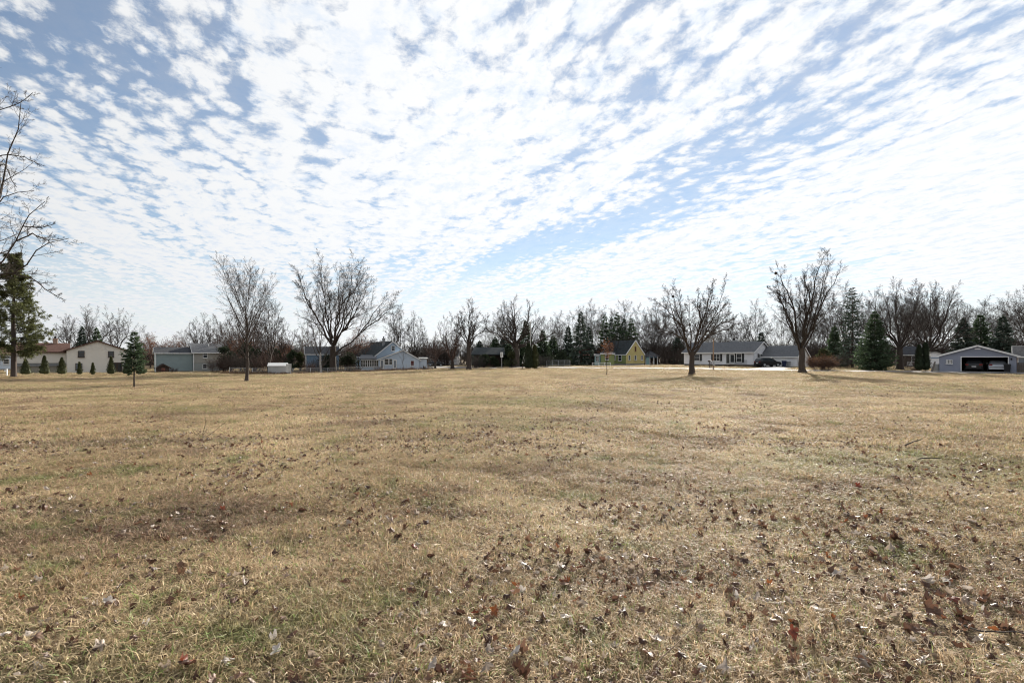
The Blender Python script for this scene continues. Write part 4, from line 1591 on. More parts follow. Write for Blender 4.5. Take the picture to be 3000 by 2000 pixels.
for xx, w_ in ((-0.4, 0.9), (0.8, 0.5)):
    MB().box(xx - w_ / 2, xx + w_ / 2, ym - 0.65, ym - 0.15, 0.065, 1.6).build('shelf_unit', M['wood_grey'], h)

# ---- brick house at the right edge
fr = Frame(3030, 71, -44)
h = fr.root('tan_brick_house', 'tan brick house with white blinds cut off at the edge beside the garage', 'house')
gable(h, fr.U(2976), 7, 0, 8, fr.Z(1042), fr.Z(1014, 0, 4), 'x', 'brick', 'dark_roof', 'white', base=0.3, over=0.5, fm='brick')
window(h, (fr.U(2996), -0.03, 1.5), 1.0, 1.2, glass='glass_pale', rows=1)

# ---- white house with arched gable behind the slim arborvitae
loc = ground(2738, 84)
S = 84 / F
h = empty('white_barn_shed', loc, math.radians(-40), 'white shed with rounded metal roof between the slim arborvitaes and the slate garage', 'shed')
mb = MB()
n = 10
prof = [(-1.6 + 3.2 * i / n, 0, 1.85 + 0.85 * math.sin(math.pi * i / n)) for i in range(n + 1)]
mb.prism([(-1.6, 0, -0.2)] + prof + [(1.6, 0, -0.2)], (0, 4.0, 0))
mb.build('wall', M['white_siding'], h)
rf = MB()
for i in range(n):
    a, b = prof[i], prof[i + 1]
    rf.prism([(a[0] * 1.06, -0.2, a[2] + 0.02), (b[0] * 1.06, -0.2, b[2] + 0.02), (b[0] * 1.06, -0.2, b[2] + 0.09), (a[0] * 1.06, -0.2, a[2] + 0.09)], (0, 4.4, 0))
rf.build('roof', M['metal_pale'], h)
MB().box(-1.65, 1.65, -0.05, -0.01, 1.75, 1.88).build('eave_band', M['mid_blue'], h)

loc = ground(2672, 100)
S = 100 / F
h = empty('dark_low_house', loc, math.radians(-38), 'dark low house with a white garage panel seen behind the big bare trunk', 'house')
gable(h, -32 * S, 26 * S, 0, 7, 2.5, 4.0, 'x', 'wood_dark', 'dark_roof', 'white', base=0.2)
MB().box(-12 * S, 1 * S, -0.12, -0.05, 0.3, 1.1).build('white_panel', M['white'], h)
window(h, (4 * S, -0.03, 1.5), 0.7, 1.2)

# ---- pale shed
d = 96.0
S = d / F
loc = ground(812, d)
h = empty('pale_shed', loc, math.radians(20), 'small pale metal garden shed beside the wire fence', 'shed')
gable(h, -1.55, 1.65, 0, 2.4, 1.75, 2.2, 'x', 'metal_pale', 'white', 'white', base=0.0, over=0.12, course=0.5, rcourse=0.6)
MB().box(-0.5, 0.6, -0.06, -0.04, 0.05, 1.55).build('door', M['metal_pale'], h)
loc = ground(846, 95.5)
h = empty('corrugated_panel', loc, 0, 'white upright slatted panel standing beside the pale metal shed', 'fence panel')
for i in range(5):
    MB().box(-0.5 + i * 0.2, -0.34 + i * 0.2, -0.02, 0.02, 0.0, 2.15).build('slat', M['metal_pale'], h)
MB().box(-0.52, 0.48, 0.021, 0.06, 1.9, 2.0).box(-0.52, 0.48, 0.021, 0.06, 0.3, 0.4).build('rail', M['wood_grey'], h)

# ---- playhouse
loc = ground(478, 102)
S = 102 / F
h = empty('playhouse', loc, math.radians(40), 'small brown wooden playhouse in front of the grey garage wing', 'playhouse')
gable(h, -1.0, 1.0, 0, 1.8, 1.1, 1.75, 'y', 'wood_dark', 'black_roof', 'wood_dark', base=0.0, over=0.35, course=0.15)
MB().box(-0.3, 0.3, -0.08, -0.035, 0.0, 0.95).build('door', M['red_brick'], h)

# ---------------------------------------------------------------- vehicles
def car(name, loc, rz, label, paint='car_dark', suv=True, cat='car'):
    """length along x (front at +x), width along y"""
    root = empty(name, loc, rz, label, cat)
    W_ = 0.92
    if suv:
        st = [(-2.25, 0.55, 0.80, 0.80), (-2.20, 0.38, 1.02, 1.05), (-2.05, 0.34, 1.05, 1.45), (-1.7, 0.32, 1.06, 1.66), (-0.6, 0.30, 1.05, 1.70), (0.35, 0.30, 1.04, 1.66), (0.95, 0.30, 1.03, 1.20), (1.15, 0.30, 1.02, 1.05), (1.95, 0.34, 0.92, 0.95), (2.2, 0.40, 0.78, 0.80), (2.27, 0.5, 0.66, 0.66)]
    else:
        st = [(-2.3, 0.5, 0.72, 0.72), (-2.22, 0.36, 0.92, 0.94), (-1.65, 0.30, 0.96, 1.00), (-1.3, 0.28, 0.96, 1.22), (-0.7, 0.27, 0.95, 1.43), (0.1, 0.27, 0.94, 1.44), (0.75, 0.27, 0.93, 1.12), (1.05, 0.28, 0.92, 0.95), (1.9, 0.32, 0.82, 0.84), (2.2, 0.38, 0.70, 0.72), (2.28, 0.46, 0.60, 0.60)]
    rows = []
    for x, zb, zw, zr in st:
        end = 0.80 if abs(x) > 2.24 else (0.93 if abs(x) > 2.0 else 1.0)
        w = W_ * end
        wr = w * (0.78 if zr - zw > 0.2 else 0.93)
        rows.append([(x, -w * 0.92, zb), (x, -w, zb + 0.18), (x, -w, zw - 0.12), (x, -w * 0.965, zw), (x, -wr, zr - 0.04), (x, -wr * 0.7, zr), (x, wr * 0.7, zr), (x, wr, zr - 0.04), (x, w * 0.965, zw), (x, w, zw - 0.12), (x, w, zb + 0.18), (x, w * 0.92, zb)])
    mb = MB()
    for a, b in zip(rows[:-1], rows[1:]):
        for i in range(len(a)):
            j = (i + 1) % len(a)
            mb.poly(a[i], b[i], b[j], a[j])
    mb.poly(*rows[0])
    mb.poly(*rows[-1][::-1])
    mb.build('body', M[paint], root)
    # glass: side windows, windscreen, back window
    cab = [i for i, s in enumerate(st) if s[3] - s[2] > 0.3]
    i0, i1 = cab[0], cab[-1]
    for sg in (-1, 1):
        for a, b in zip(range(i0, i1), range(i0 + 1, i1 + 1)):
            g_ = MB()
            pa, pb = (rows[a][3], rows[a][4]), (rows[b][3], rows[b][4])
            if sg > 0:
                pa, pb = (rows[a][8], rows[a][7]), (rows[b][8], rows[b][7])

            def lp(p, q, t, ins):
                v = V(*p) + (V(*q) - V(*p)) * t
                v[1] += sg * 0.012
                v[0] += ins
                return tuple(v)
            g_.poly(lp(pa[0], pa[1], 0.1, 0.06), lp(pb[0], pb[1], 0.1, -0.04), lp(pb[0], pb[1], 0.88, -0.04), lp(pa[0], pa[1], 0.88, 0.06))
            g_.build('side_window', M['glass'], root)
    for a, b, nm, off in ((i0 - 1, i0 + (1 if suv else 1), 'rear_window', -0.015), (i1, i1 + 2, 'windscreen', 0.015)):
        b = min(b, len(rows) - 1)
        ra, rb = rows[a], rows[b]
        g_ = MB()
        lo, hi = (ra, rb) if nm == 'rear_window' else (rb, ra)
        p = [V(*lo[5]), V(*lo[6]), V(*hi[6]), V(*hi[5])]
        c = sum(p) / 4
        g_.poly(*[tuple(c + (q - c) * 0.86 + V(off * 2, 0, 0.02)) for q in p])
        g_.build(nm, M['glass'], root)
    for x in (-1.38, 1.40):
        for sg in (-1, 1):
            wz = 0.36 if suv else 0.32
            w_ = MB().tube((x, sg * 0.72, wz), (x, sg * 0.94, wz), wz, wz, 18).build('wheel', M['tyre'], root, False)
            MB().tube((x, sg * 0.941, wz), (x, sg * 0.955, wz), wz * 0.62, wz * 0.55, 12).build('rim', M['galv'], w_)
    for sg in (-1, 1):
        MB().box(-2.26, -2.10, sg * 0.66 - 0.15, sg * 0.66 + 0.15, 0.82, 1.02).build('tail_light', M['lamp_red'], root)
        MB().box(2.06, 2.24, sg * 0.62 - 0.18, sg * 0.62 + 0.18, 0.66, 0.78).build('headlight', M['lamp_clear'], root)
        MB().box(0.72, 0.88, sg * 0.95 - 0.08, sg * 0.95 + 0.08, 1.0, 1.14).build('mirror', M[paint], root)
    MB().box(-2.275, -2.255, -0.22, 0.22, 0.62, 0.75).build('licence_plate', M['plate'], root)
    MB().box(-2.32, -2.10, -0.8, 0.8, 0.36, 0.54).build('bumper', M['black'] if suv else M[paint], root)
    MB().box(2.12, 2.32, -0.78, 0.78, 0.34, 0.5).build('bumper', M['black'] if suv else M[paint], root)
    return root


q = RANCH.P(3.0, -0.9)
car('parked_suv', (q[0], q[1], tz(q[0], q[1]) + 0.1), RANCH.rz + math.radians(62), 'black SUV parked on the driveway of the white ranch house', suv=True)
q = GAR.P(GAR.U(2853, 3.0), 3.0, 0.06)
car('dark_suv', q, GAR.rz + math.radians(90), 'dark SUV parked inside the open slate garage', suv=True)
q = GAR.P(GAR.U(2922, 2.8), 2.8, 0.06)
car('pale_sedan', q, GAR.rz + math.radians(90), 'pale silver-white sedan parked inside the open slate garage', 'car_white', suv=False)
x, y, z = ground(1276, 138)
car('far_dark_car', (x, y, z + 0.05), math.radians(10), 'dark car parked before the distant white house', suv=False)


# ---------------------------------------------------------------- small things
def bin_(loc, rz, label, material, h=1.05, w=0.55):
    root = empty('wheeled_bin', loc, rz, label, 'bin', 'wheeled rubbish bins')
    mb = MB()
    a, b = w * 0.40, w * 0.5
    lo = [(-a, -a, 0.05), (a, -a, 0.05), (a, a, 0.05), (-a, a, 0.05)]
    hi = [(-b, -b, h), (b, -b, h), (b, b, h), (-b, b, h)]
    for i in range(4):
        j = (i + 1) % 4
        mb.poly(lo[i], lo[j], hi[j], hi[i])
    mb.poly(*lo[::-1])
    mb.box(-b - .02, b + .02, -b - .02, b + .02, h - 0.08, h - 0.005)
    mb.build('body', material, root)
    MB().prism([(-b - .03, -b - .04, h), (-b - .03, b + .04, h), (-b - .03, b + .02, h + 0.06), (-b - .03, 0, h + 0.1), (-b - .03, -b, h + 0.05)], (2 * b + .06, 0, 0)).build('lid', material, root)
    for sg in (-1, 1):
        MB().tube((sg * b * 0.75, b * 0.8, 0.1), (sg * b * 0.95, b * 0.8, 0.1), 0.1, 0.1, 12).build('wheel', M['tyre'], root)
    MB().tube((-b * .7, b + 0.06, h - 0.06), (b * .7, b + 0.06, h - 0.06), 0.02, 0.02, 6).build('handle', material, root)
    return root


x, y, z = ground(2297, 94)
bin_((x, y, z + 0.1), 0.1, 'navy wheeled bin standing before the ranch garage wing', M['navy'])
x, y, z = ground(2310, 94)
bin_((x, y, z + 0.1), 0.3, 'grey wheeled bin at the corner of the ranch garage wing', M['block'], 0.95)
bin_(GAR.P(GAR.U(2951, -0.5), -0.5, 0.02), GAR.rz, 'black wheeled bin at the edge of the open garage doorway', M['black'], 1.0, 0.62)

# board fence at the right edge
fx = ground(2966, 64.6)
h = empty('board_fence', (fx[0], fx[1], fx[2]), GAR.rz, 'weathered vertical board fence joining the slate garage at the edge', 'fence')
me = None
for i in range(24):
    hh = 1.25 + 0.05 * rng.random()
    o = MB().prism([(i * 0.155, 0, -0.1), (i * 0.155 + 0.145, 0, -0.1), (i * 0.155 + 0.145, 0, hh - 0.04), (i * 0.155 + 0.072, 0, hh), (i * 0.155, 0, hh - 0.04)], (0, 0.025, 0)).build('board', M['wood_grey'], h)
MB().box(0, 3.7, 0.026, 0.07, 0.3, 0.4).box(0, 3.7, 0.026, 0.07, 0.9, 1.0).build('rail', M['wood_grey'], h)

# boards leaning on the garage side, low bench box, bicycle-like frame
x, y, z = ground(2738, 66.5)
h = empty('leaning_planks', (x, y, z), 0, 'grey planks leaning between the slim arborvitae and the slate garage', 'planks')
for k in range(3):
    MB().beam((-0.45 + k * 0.16, 0.1 * k, 0), (0.15 + k * 0.13, 0.2 + 0.1 * k, 1.15 + 0.1 * k), 0.16, 0.04, (0, 1, 0)).build('plank', M['wood_grey'], h)
x, y, z = ground(2747, 68)
h = empty('storage_cabinet', (x, y, z), 0, 'grey storage cabinet standing against the side of the slate garage', 'cabinet')
MB().box(-0.3, 0.24, -0.25, 0.3, 0, 1.0).build('body', M['metal_pale'], h)
MB().box(-0.33, 0.27, -0.28, 0.33, 1.002, 1.06).build('lid', M['metal_pale'], h)

# firewood heap beside the slim arborvitae
x, y, z = ground(2684, 70)
h = empty('firewood_heap', (x, y, z), 0, 'untidy heap of split firewood left of the slim arborvitaes', 'firewood')
for k in range(16):
    a = rng.uniform(-0.5, 0.5)
    cx, cz = rng.uniform(-0.7, 0.7), 0.1 + 0.13 * (k // 5)
    MB().tube((cx - 0.25 * math.cos(a), -0.3 * math.sin(a) + rng.uniform(-.2, .2), cz), (cx + 0.25 * math.cos(a), 0.3 * math.sin(a), cz + rng.uniform(0, .12)), 0.075, 0.07, 6).build('log', M['log'], h)


# mailboxes and the short utility pole
def mailbox(loc, rz, label, material):
    root = empty('mailbox', loc, rz, label, 'mailbox', 'mailboxes by the road')
    MB().box(-0.05, 0.05, -0.05, 0.05, -0.1, 1.05).build('post', M['wood_dark'], root)
    mb = MB()
    n = 8
    prof = [(-0.11, -0.26, 1.06)] + [(-0.11 * math.cos(math.pi * i / n), -0.26, 1.18 + 0.11 * math.sin(math.pi * i / n)) for i in range(n + 1)] + [(0.11, -0.26, 1.06)]
    mb.prism(prof, (0, 0.52, 0))
    mb.build('box', material, root)
    MB().box(0.115, 0.13, -0.1, -0.06, 1.15, 1.35).build('flag', M['lamp_red'], root)
    return root


x, y, z = ground(2078, 82.5)
mailbox((x, y, z), 0.2, 'dark roadside mailbox, the farther from the utility pole', M['wood_dark'])
x, y, z = ground(2083, 82.3)
mailbox((x, y, z), 0.2, 'pale roadside mailbox next to the utility pole', M['metal_pale'])
x, y, z = ground(1531, 92)
mailbox((x, y, z), 0.0, 'white mailbox left of the twin dark arborvitaes', M['white'])

x, y, z = ground(2090, 83)
h = empty('utility_pole', (x, y, z), 0, 'reddish-brown wooden utility pole before the white ranch house', 'pole')
MB().tube((0, 0, -0.3), (0, 0, 4.9), 0.12, 0.09, 10).build('post', M['wood_tan'], h)
MB().box(-0.14, 0.14, -0.22, -0.1, 0.5, 1.3).build('meter_box', M['galv'], h)
x, y, z = ground(1554, 94)
h = empty('flag_pole', (x, y, z), 0, 'tall pale pole rising behind the twin dark arborvitaes', 'pole')
MB().tube((0, 0, -0.3), (0, 0, 8.6), 0.11, 0.08, 10).build('post', M['metal_pale'], h)
MB().tube((0, 0, 8.6), (0, 0, 8.75), 0.1, 0.03, 8).build('cap', M['galv'], h)

# road sign, its white face turned to the viewer
x, y, z = ground(1470, 93)
h = empty('road_sign', (x, y, z), 0, 'white rectangular road sign with a dark upright bar on a thin post', 'sign')
MB().box(-0.04, 0.04, 0.0, 0.05, -0.2, 3.1).build('post', M['galv'], h)
sg_ = MB().box(-0.24, 0.24, -0.03, -0.005, 2.2, 3.12)
b_ = sg_.build('board', M['white'], h)
MB().box(-0.035, 0.06, -0.038, -0.032, 2.35, 3.0).build('bar', M['black'], b_)

# galvanised rail panels
x0_, x1_ = ground(1601, 112), ground(1670, 112)
h = empty('metal_railing', ((x0_[0] + x1_[0]) / 2, 112, (x0_[2] + x1_[2]) / 2), 0, 'low galvanised pipe railing beside the road right of the arborvitaes', 'fence')
hw = (x1_[0] - x0_[0]) / 2
for i in range(5):
    xx = -hw + 2 * hw * i / 4
    MB().tube((xx, 0, -0.2), (xx, 0, 1.45), 0.045, 0.045, 8).build('post', M['galv'], h)
for zz in (0.35, 1.42):
    MB().tube((-hw, 0, zz), (hw, 0, zz), 0.035, 0.035, 6).build('rail', M['galv'], h)
for i in range(30):
    xx = -hw + 2 * hw * (i + 0.5) / 30
    MB().tube((xx, 0.01, 0.36), (xx, 0.01, 1.41), 0.014, 0.014, 4).build('bar', M['galv'], h)


# wire fence in front of the blue house
def wire_fence(name, pts, label, hgt=1.25, gap=2.6, parent_label=None, wood=False):
    P = [np.array(p) for p in pts]
    root = empty(name, (*P[0], tz(*P[0])), 0, label, 'fence')
    z00 = tz(*P[0])
    line = []
    for a, b in zip(P[:-1], P[1:]):
        n = max(1, int(round(np.linalg.norm(b - a) / gap)))
        line += [a + (b - a) * i / n for i in range(n)]
    line.append(P[-1])
    loc = [(p[0] - P[0][0], p[1] - P[0][1], tz(*p) - z00) for p in line]
    for q in loc:
        MB().tube((q[0], q[1], q[2] - 0.2), (q[0], q[1], q[2] + hgt + 0.06), 0.035, 0.035, 6).build('post', M['galv'], root)
    for a, b in zip(loc[:-1], loc[1:]):
        MB().tube((a[0], a[1], a[2] + hgt), (b[0], b[1], b[2] + hgt), 0.022, 0.022, 5).build('rail', M['galv'], root)
    mesh = MB()
    for a, b in zip(loc[:-1], loc[1:]):
        L = math.dist(a[:2], b[:2])
        n = int(L / 0.11)
        a, b = V(*a), V(*b)
        for i in range(-int(hgt / 0.11), n):
            for sg in (1, -1):
                u0, u1 = i * 0.11, i * 0.11 + hgt
                z0, z1 = (0.03, hgt) if sg > 0 else (hgt, 0.03)
                if u0 < 0:
                    f = -u0 / (u1 - u0)
                    z0 = z0 + (z1 - z0) * f
                    u0 = 0
                if u1 > L:
                    f = (L - u0) / (u1 - u0)
                    z1 = z0 + (z1 - z0) * f
                    u1 = L
                p = a + (b - a) * u0 / L + V(0, 0, z0)
                q = a + (b - a) * u1 / L + V(0, 0, z1)
                w = V(0, 0, 0.004)
                mesh.poly(p - w, q - w, q + w, p + w)
    o = mesh.build('wire_mesh', M['galv'], root)
    o['kind'] = 'stuff'
    return root


def gp(px, d):
    return (PX(px, d), d)


wire_fence('wire_fence', [gp(858, 96), gp(960, 98), gp(1060, 101), gp(1160, 103), gp(1252, 106)], 'long galvanised wire fence running before the light blue house')
wire_fence('wire_fence', [gp(672, 92), gp(740, 94), gp(786, 95.2)], 'short wire fence in the brush left of the pale shed')
x, y, z = ground(1254, 106.3)
h = empty('fence_gate', (x, y, z), 0.1, 'small open gate frame at the end of the wire fence by the blue house', 'gate')
MB().tube((0, 0, -0.1), (0, 0, 1.4), 0.05, 0.05, 8).tube((1.0, 0.2, -0.1), (1.0, 0.2, 1.35), 0.05, 0.05, 8).build('post', M['wood_dark'], h)
MB().tube((0, 0, 1.25), (1.0, 0.2, 1.25), 0.035, 0.035, 6).tube((0, 0, 0.5), (1.0, 0.2, 0.5), 0.03, 0.03, 6).build('rail', M['galv'], h)

# white post and pipe at the foot of the pine
x, y, z = ground(20, 66)
h = empty('white_post', (x, y, z), 0, 'short white marker post beside the pine trunk', 'post')
MB().box(-0.06, 0.06, -0.06, 0.06, -0.1, 0.95).box(-0.28, -0.02, -0.05, 0.05, 0.72, 0.86).build('post', M['white'], h)
MB().box(-0.08, 0.08, -0.08, 0.08, 0.952, 1.0).build('cap', M['white'], h)
x, y, z = ground(455, 96)
h = empty('grey_post', (x, y, z), 0, 'weathered upright post before the brown playhouse', 'post')
MB().tube((0, 0, -0.1), (0, 0, 1.55), 0.07, 0.06, 8).build('post', M['galv'], h)
MB().box(-0.12, 0.12, -0.03, 0.03, 1.0, 1.2).build('plate', M['galv'], h)

# split-rail fence / porch rail before the cottage
xa = ground(1735, 118)
h = empty('white_rail_fence', xa, 0, 'low white rail fence before the green wing of the yellow cottage', 'fence')
for i in range(4):
    MB().box(i * 1.4 - 0.05, i * 1.4 + 0.05, -0.05, 0.05, -0.1, 0.9).build('post', M['white'], h)
MB().box(0, 4.2, -0.02, 0.02, 0.75, 0.84).build('rail', M['white'], h)
MB().box(0, 4.2, -0.02, 0.02, 0.35, 0.43).build('rail', M['white'], h)

# stump in the lawn
x, y, z = ground(1242, 98)
h = empty('tree_stump', (x, y, z), 0, 'ragged little tree stump alone on the lawn before the wire fence', 'stump')
g = Grow(5, levels=1, kids=(0, 0, 0, 0))
mb = MB()
n = 9
lo = [(0.42 * math.cos(6.283 * i / n) * rng.uniform(.8, 1.3), 0.42 * math.sin(6.283 * i / n) * rng.uniform(.8, 1.3), -0.1) for i in range(n)]
hi = [(0.18 * math.cos(6.283 * i / n) + 0.05, 0.18 * math.sin(6.283 * i / n), rng.uniform(0.5, 1.05)) for i in range(n)]
for i in range(n):
    j = (i + 1) % n
    mb.poly(lo[i], lo[j], hi[j], hi[i])
mb.poly(*hi)
mb.build('trunk', M['bark'], h)
mb = MB()
for i in range(4):
    a = rng.random() * 6.28
    mb.tube((0, 0, 0.2), (0.9 * math.cos(a), 0.7 * math.sin(a), 0.02), 0.07, 0.02, 5)
mb.build('root', M['bark'], h)


# ---- sticks on the lawn
def stick(px, py, L, r, ang, label, fork=True, mat_='bark_dark', tilt=0.05):
    d_ = EYE * F / (py - HZ)
    x_ = PX(px, d_)
    z_ = float(gz(np.array([x_]), np.array([d_]))[0]) + 0.05
    root = empty('fallen_stick', (x_, d_, z_), ang, label, 'stick', 'sticks lying on the lawn')
    r_ = random.Random(int(px))
    segs = []
    p = V(-L / 2, 0, 0)
    for i in range(6):
        q = p + V(L / 6, r_.gauss(0, L * 0.012), tilt * L / 6 + r_.gauss(0, 0.008))
        segs.append((p, q, r * (1 - 0.08 * i), r * (1 - 0.08 * (i + 1))))
        if fork and i == 3:
            segs.append((q, q + V(L * 0.14, L * 0.05, L * 0.09), r * 0.55, r * 0.25))
        p = q
    v, f = frusta(segs, 6)
    link('wood', mesh_np('wood', v, f), M[mat_], root, True)
    return root


stick(2676, 1306, 0.42, 0.012, 0.35, 'dark forked stick lying on the lawn at the right, the farther of two', tilt=0.18)
stick(2722, 1349, 0.36, 0.011, -0.12, 'straight dark stick lying on the lawn at the right, nearer than the forked one', fork=False)
stick(1985, 1950, 0.42, 0.004, 0.7, 'thin pale straw-coloured twig at the bottom edge of the lawn', fork=False, mat_='log', tilt=0.25)
stick(2905, 1870, 0.30, 0.005, -0.4, 'short grey twig among leaves at the lower right', fork=False, mat_='twig_grey')

# twiggy seedling with a few shoots at the left of the lawn
d_ = EYE * F / (1282 - HZ)
x_ = PX(592, d_)
z_ = float(gz(np.array([x_]), np.array([d_]))[0])
h = empty('woody_seedling', (x_, d_, z_), 0, 'small woody seedling with three thin shoots standing alone in the lawn', 'shrub')
segs = []
for a, L in ((1.2, 0.42), (0.35, 0.50), (2.3, 0.16), (0.8, 0.2), (2.9, 0.22), (3.6, 0.15)):
    p = V(rng.uniform(-.04, .04), rng.uniform(-.04, .04), 0)
    dd = V(math.cos(a), rng.uniform(-.3, .3), math.sin(a) + 0.25)
    for i in range(4):
        q = p + unit(dd + V(rng.gauss(0, .15), rng.gauss(0, .15), rng.gauss(0, .1))) * L / 4
        segs.append((p, q, 0.006 - 0.0010 * i, 0.006 - 0.0010 * (i + 1)))
        if i > 1:
            segs.append((q, q + V(rng.gauss(0, .05), rng.gauss(0, .05), rng.uniform(0.02, .08)), 0.003, 0.002))
        p = q
v, f = frusta(segs, 5)
link('stems', mesh_np('stems', v, f), M['bark_dark'], h)

# ---------------------------------------------------------------- planting: named trees
def hgt(px, py, d):
    return PZ(py, d) - ground(px, d)[2]


# large tree whose trunk stands just outside the frame at the left
traced_tree('overhanging_tree', (-190, 1150), 24, 17, (-180, 900), [
    (9, [(-180, 900), (-100, 830), (0, 797), (60, 790), (100, 768), (130, 728), (170, 706), (228, 695)]),
    (5, [(55, 792), (110, 806), (150, 838), (205, 868)]),
    (9, [(-180, 910), (-70, 820), (-5, 748), (28, 690), (46, 645), (62, 612), (104, 572)]),
    (5, [(30, 690), (80, 668), (130, 690), (168, 686)]),
    (5, [(46, 645), (90, 650), (140, 640)]),
    (8, [(-175, 880), (-110, 720), (-50, 640), (-10, 560), (30, 545), (75, 540)]),
    (9, [(-180, 880), (-130, 650), (-70, 520), (-20, 430), (10, 350), (35, 260)]),
    (5, [(-70, 520), (-20, 500), (40, 480), (75, 545)]),
    (4, [(-40, 460), (20, 440), (65, 445), (105, 468)]),
    (4, [(-20, 430), (20, 335), (70, 322), (138, 285)]),
    (8, [(-185, 870), (-200, 640), (-190, 430), (-170, 260)]),
    (8, [(-190, 880), (-290, 700), (-340, 540), (-370, 420)]),
    (8, [(-190, 890), (-320, 800), (-430, 700), (-480, 620)]),
    (6, [(-130, 650), (-100, 480), (-60, 330), (-40, 200)])],
    'large bare tree at the left edge, only its dark drooping branches in view', 101, 'bark_dark', 'bark_dark', kids=(0, 10, 7, 4), fuzz=2,
    ratio=(0.5, 0.26, 0.42, 0.45), angle=(42, 48, 44, 45), rmin=0.005, nseg=(7, 6, 4, 3, 2), depth=0.06, extra=3, shrink=1.0, limb_k=0.45, wob=(0.05, 0.1, 0.13, 0.16, 0.2))

pine('pine_tree', ground(40, 60), hgt(40, 742, 60), 2.9, 'tall open pine with tiered olive branches at the left edge', 12)

AV = [(75, 82, 1052, 0.95, 0.2), (130, 82, 1042, 0.92, 0.2), (181, 82, 1047, 0.85, 0.2), (233, 81, 1061, 0.42, 0.2), (272, 81, 1064, 0.42, 0.2), (325, 82, 1044, 0.75, 0.2), (371, 83, 1058, 0.75, 0.2), (413, 84, 1066, 0.9, 0.25)]
AL = ['broad clipped arborvitae nearest the pine trunk', 'pointed arborvitae before the recessed wing of the cream house', 'split-topped arborvitae at the corner of the cream house',
      'slim young arborvitae below the lower window of the cream house', 'slim young arborvitae midway along the cream gable wall', 'tall arborvitae before the patio door of the cream house',
      'round arborvitae just behind the small spruce sapling', 'low arborvitae at the end of the row by the grey posts']
for k, ((px, d, top, R, wst), lb) in enumerate(zip(AV, AL)):
    arborvitae('arborvitae', ground(px, d), hgt(px, top, d), R, lb, 30 + k, 'arbor', 'arborvitaes in a row before the cream house', n=1300 if R > 0.5 else 700, waist=0.09, taper=1.45, size=0.2)

conifer('spruce_sapling', ground(393, 38), hgt(393, 975, 38), 0.85, 'young spruce with a bare lower stem alone on the left lawn', 44, 'spruce', bare=0.27, whorls=22, per=9, nsp=13, size=0.36, droop=0.10, power=0.7, trunk_r=0.055, ragged=0.35, lift=0.15, wid=0.2)

g = leader_tree(51, hgt(722, 772, 50) * 0.74, 3.5, first=0.2, n=34, r0=0.16, kids=(0, 8, 6, 4), fuzz=3, rmin=0.006, ratio=(0.5, 0.42, 0.42, 0.4), angle=(40, 34, 36, 40), up=(0.02, 0.10, 0.06, 0.03, 0))
plant_tree('young_bare_tree', g, ground(722, 50), 'young bare tree with one straight leader on the left lawn', bark='bark', twig='twig')

traced_tree('spreading_maple', (975, 1095), 100, 9, (976, 1015), [
    (6, [(972, 1010), (936, 930), (905, 860), (890, 800), (884, 762)]),
    (5, [(973, 1000), (955, 900), (945, 820), (940, 752)]),
    (6, [(978, 1005), (980, 900), (982, 800), (986, 738)]),
    (5, [(980, 995), (1003, 900), (1020, 825), (1034, 775)]),
    (6, [(980, 1012), (1030, 932), (1060, 880), (1090, 820), (1110, 788)]),
    (6, [(980, 1040), (1040, 980), (1082, 900), (1120, 850), (1152, 812)]),
    (4, [(1055, 962), (1100, 932), (1150, 900), (1175, 870)]),
    (4, [(978, 1045), (1030, 1020), (1075, 1005), (1110, 1000)]),
    (4, [(974, 1005), (925, 960), (895, 920), (880, 880)]),
    (4, [(930, 915), (905, 840), (900, 790)]),
    (5, [(976, 990), (965, 880), (962, 790)]),
    (4, [(1010, 880), (1050, 820), (1070, 770)])],
    'tallest spreading bare maple, standing beside the white birch and wire fence', 103, 'bark_dark', 'twig', kids=(0, 12, 8, 6), fuzz=3, ratio=(0.5, 0.36, 0.44, 0.48), angle=(40, 36, 38, 42), rmin=0.013)

traced_tree('birch_tree', (940, 1094), 97, 3.0, (938, 1030), [
    (3.5, [(937, 1035), (930, 960), (925, 900), (922, 872)]),
    (3, [(940, 1030), (946, 950), (948, 890)]),
    (3, [(941, 1060), (958, 1020), (975, 960), (990, 920)]),
    (2, [(938, 1050), (915, 1000), (905, 960), (895, 935)]),
    (2, [(942, 1075), (965, 1048), (985, 1035), (1010, 1025)])],
    'multi-stemmed birch with white bark against the dark brush', 104, 'birch', 'twig_grey', kids=(0, 8, 6, 4), rmin=0.008, ratio=(0.5, 0.34, 0.42, 0.4), droop=0.05, extra=2)

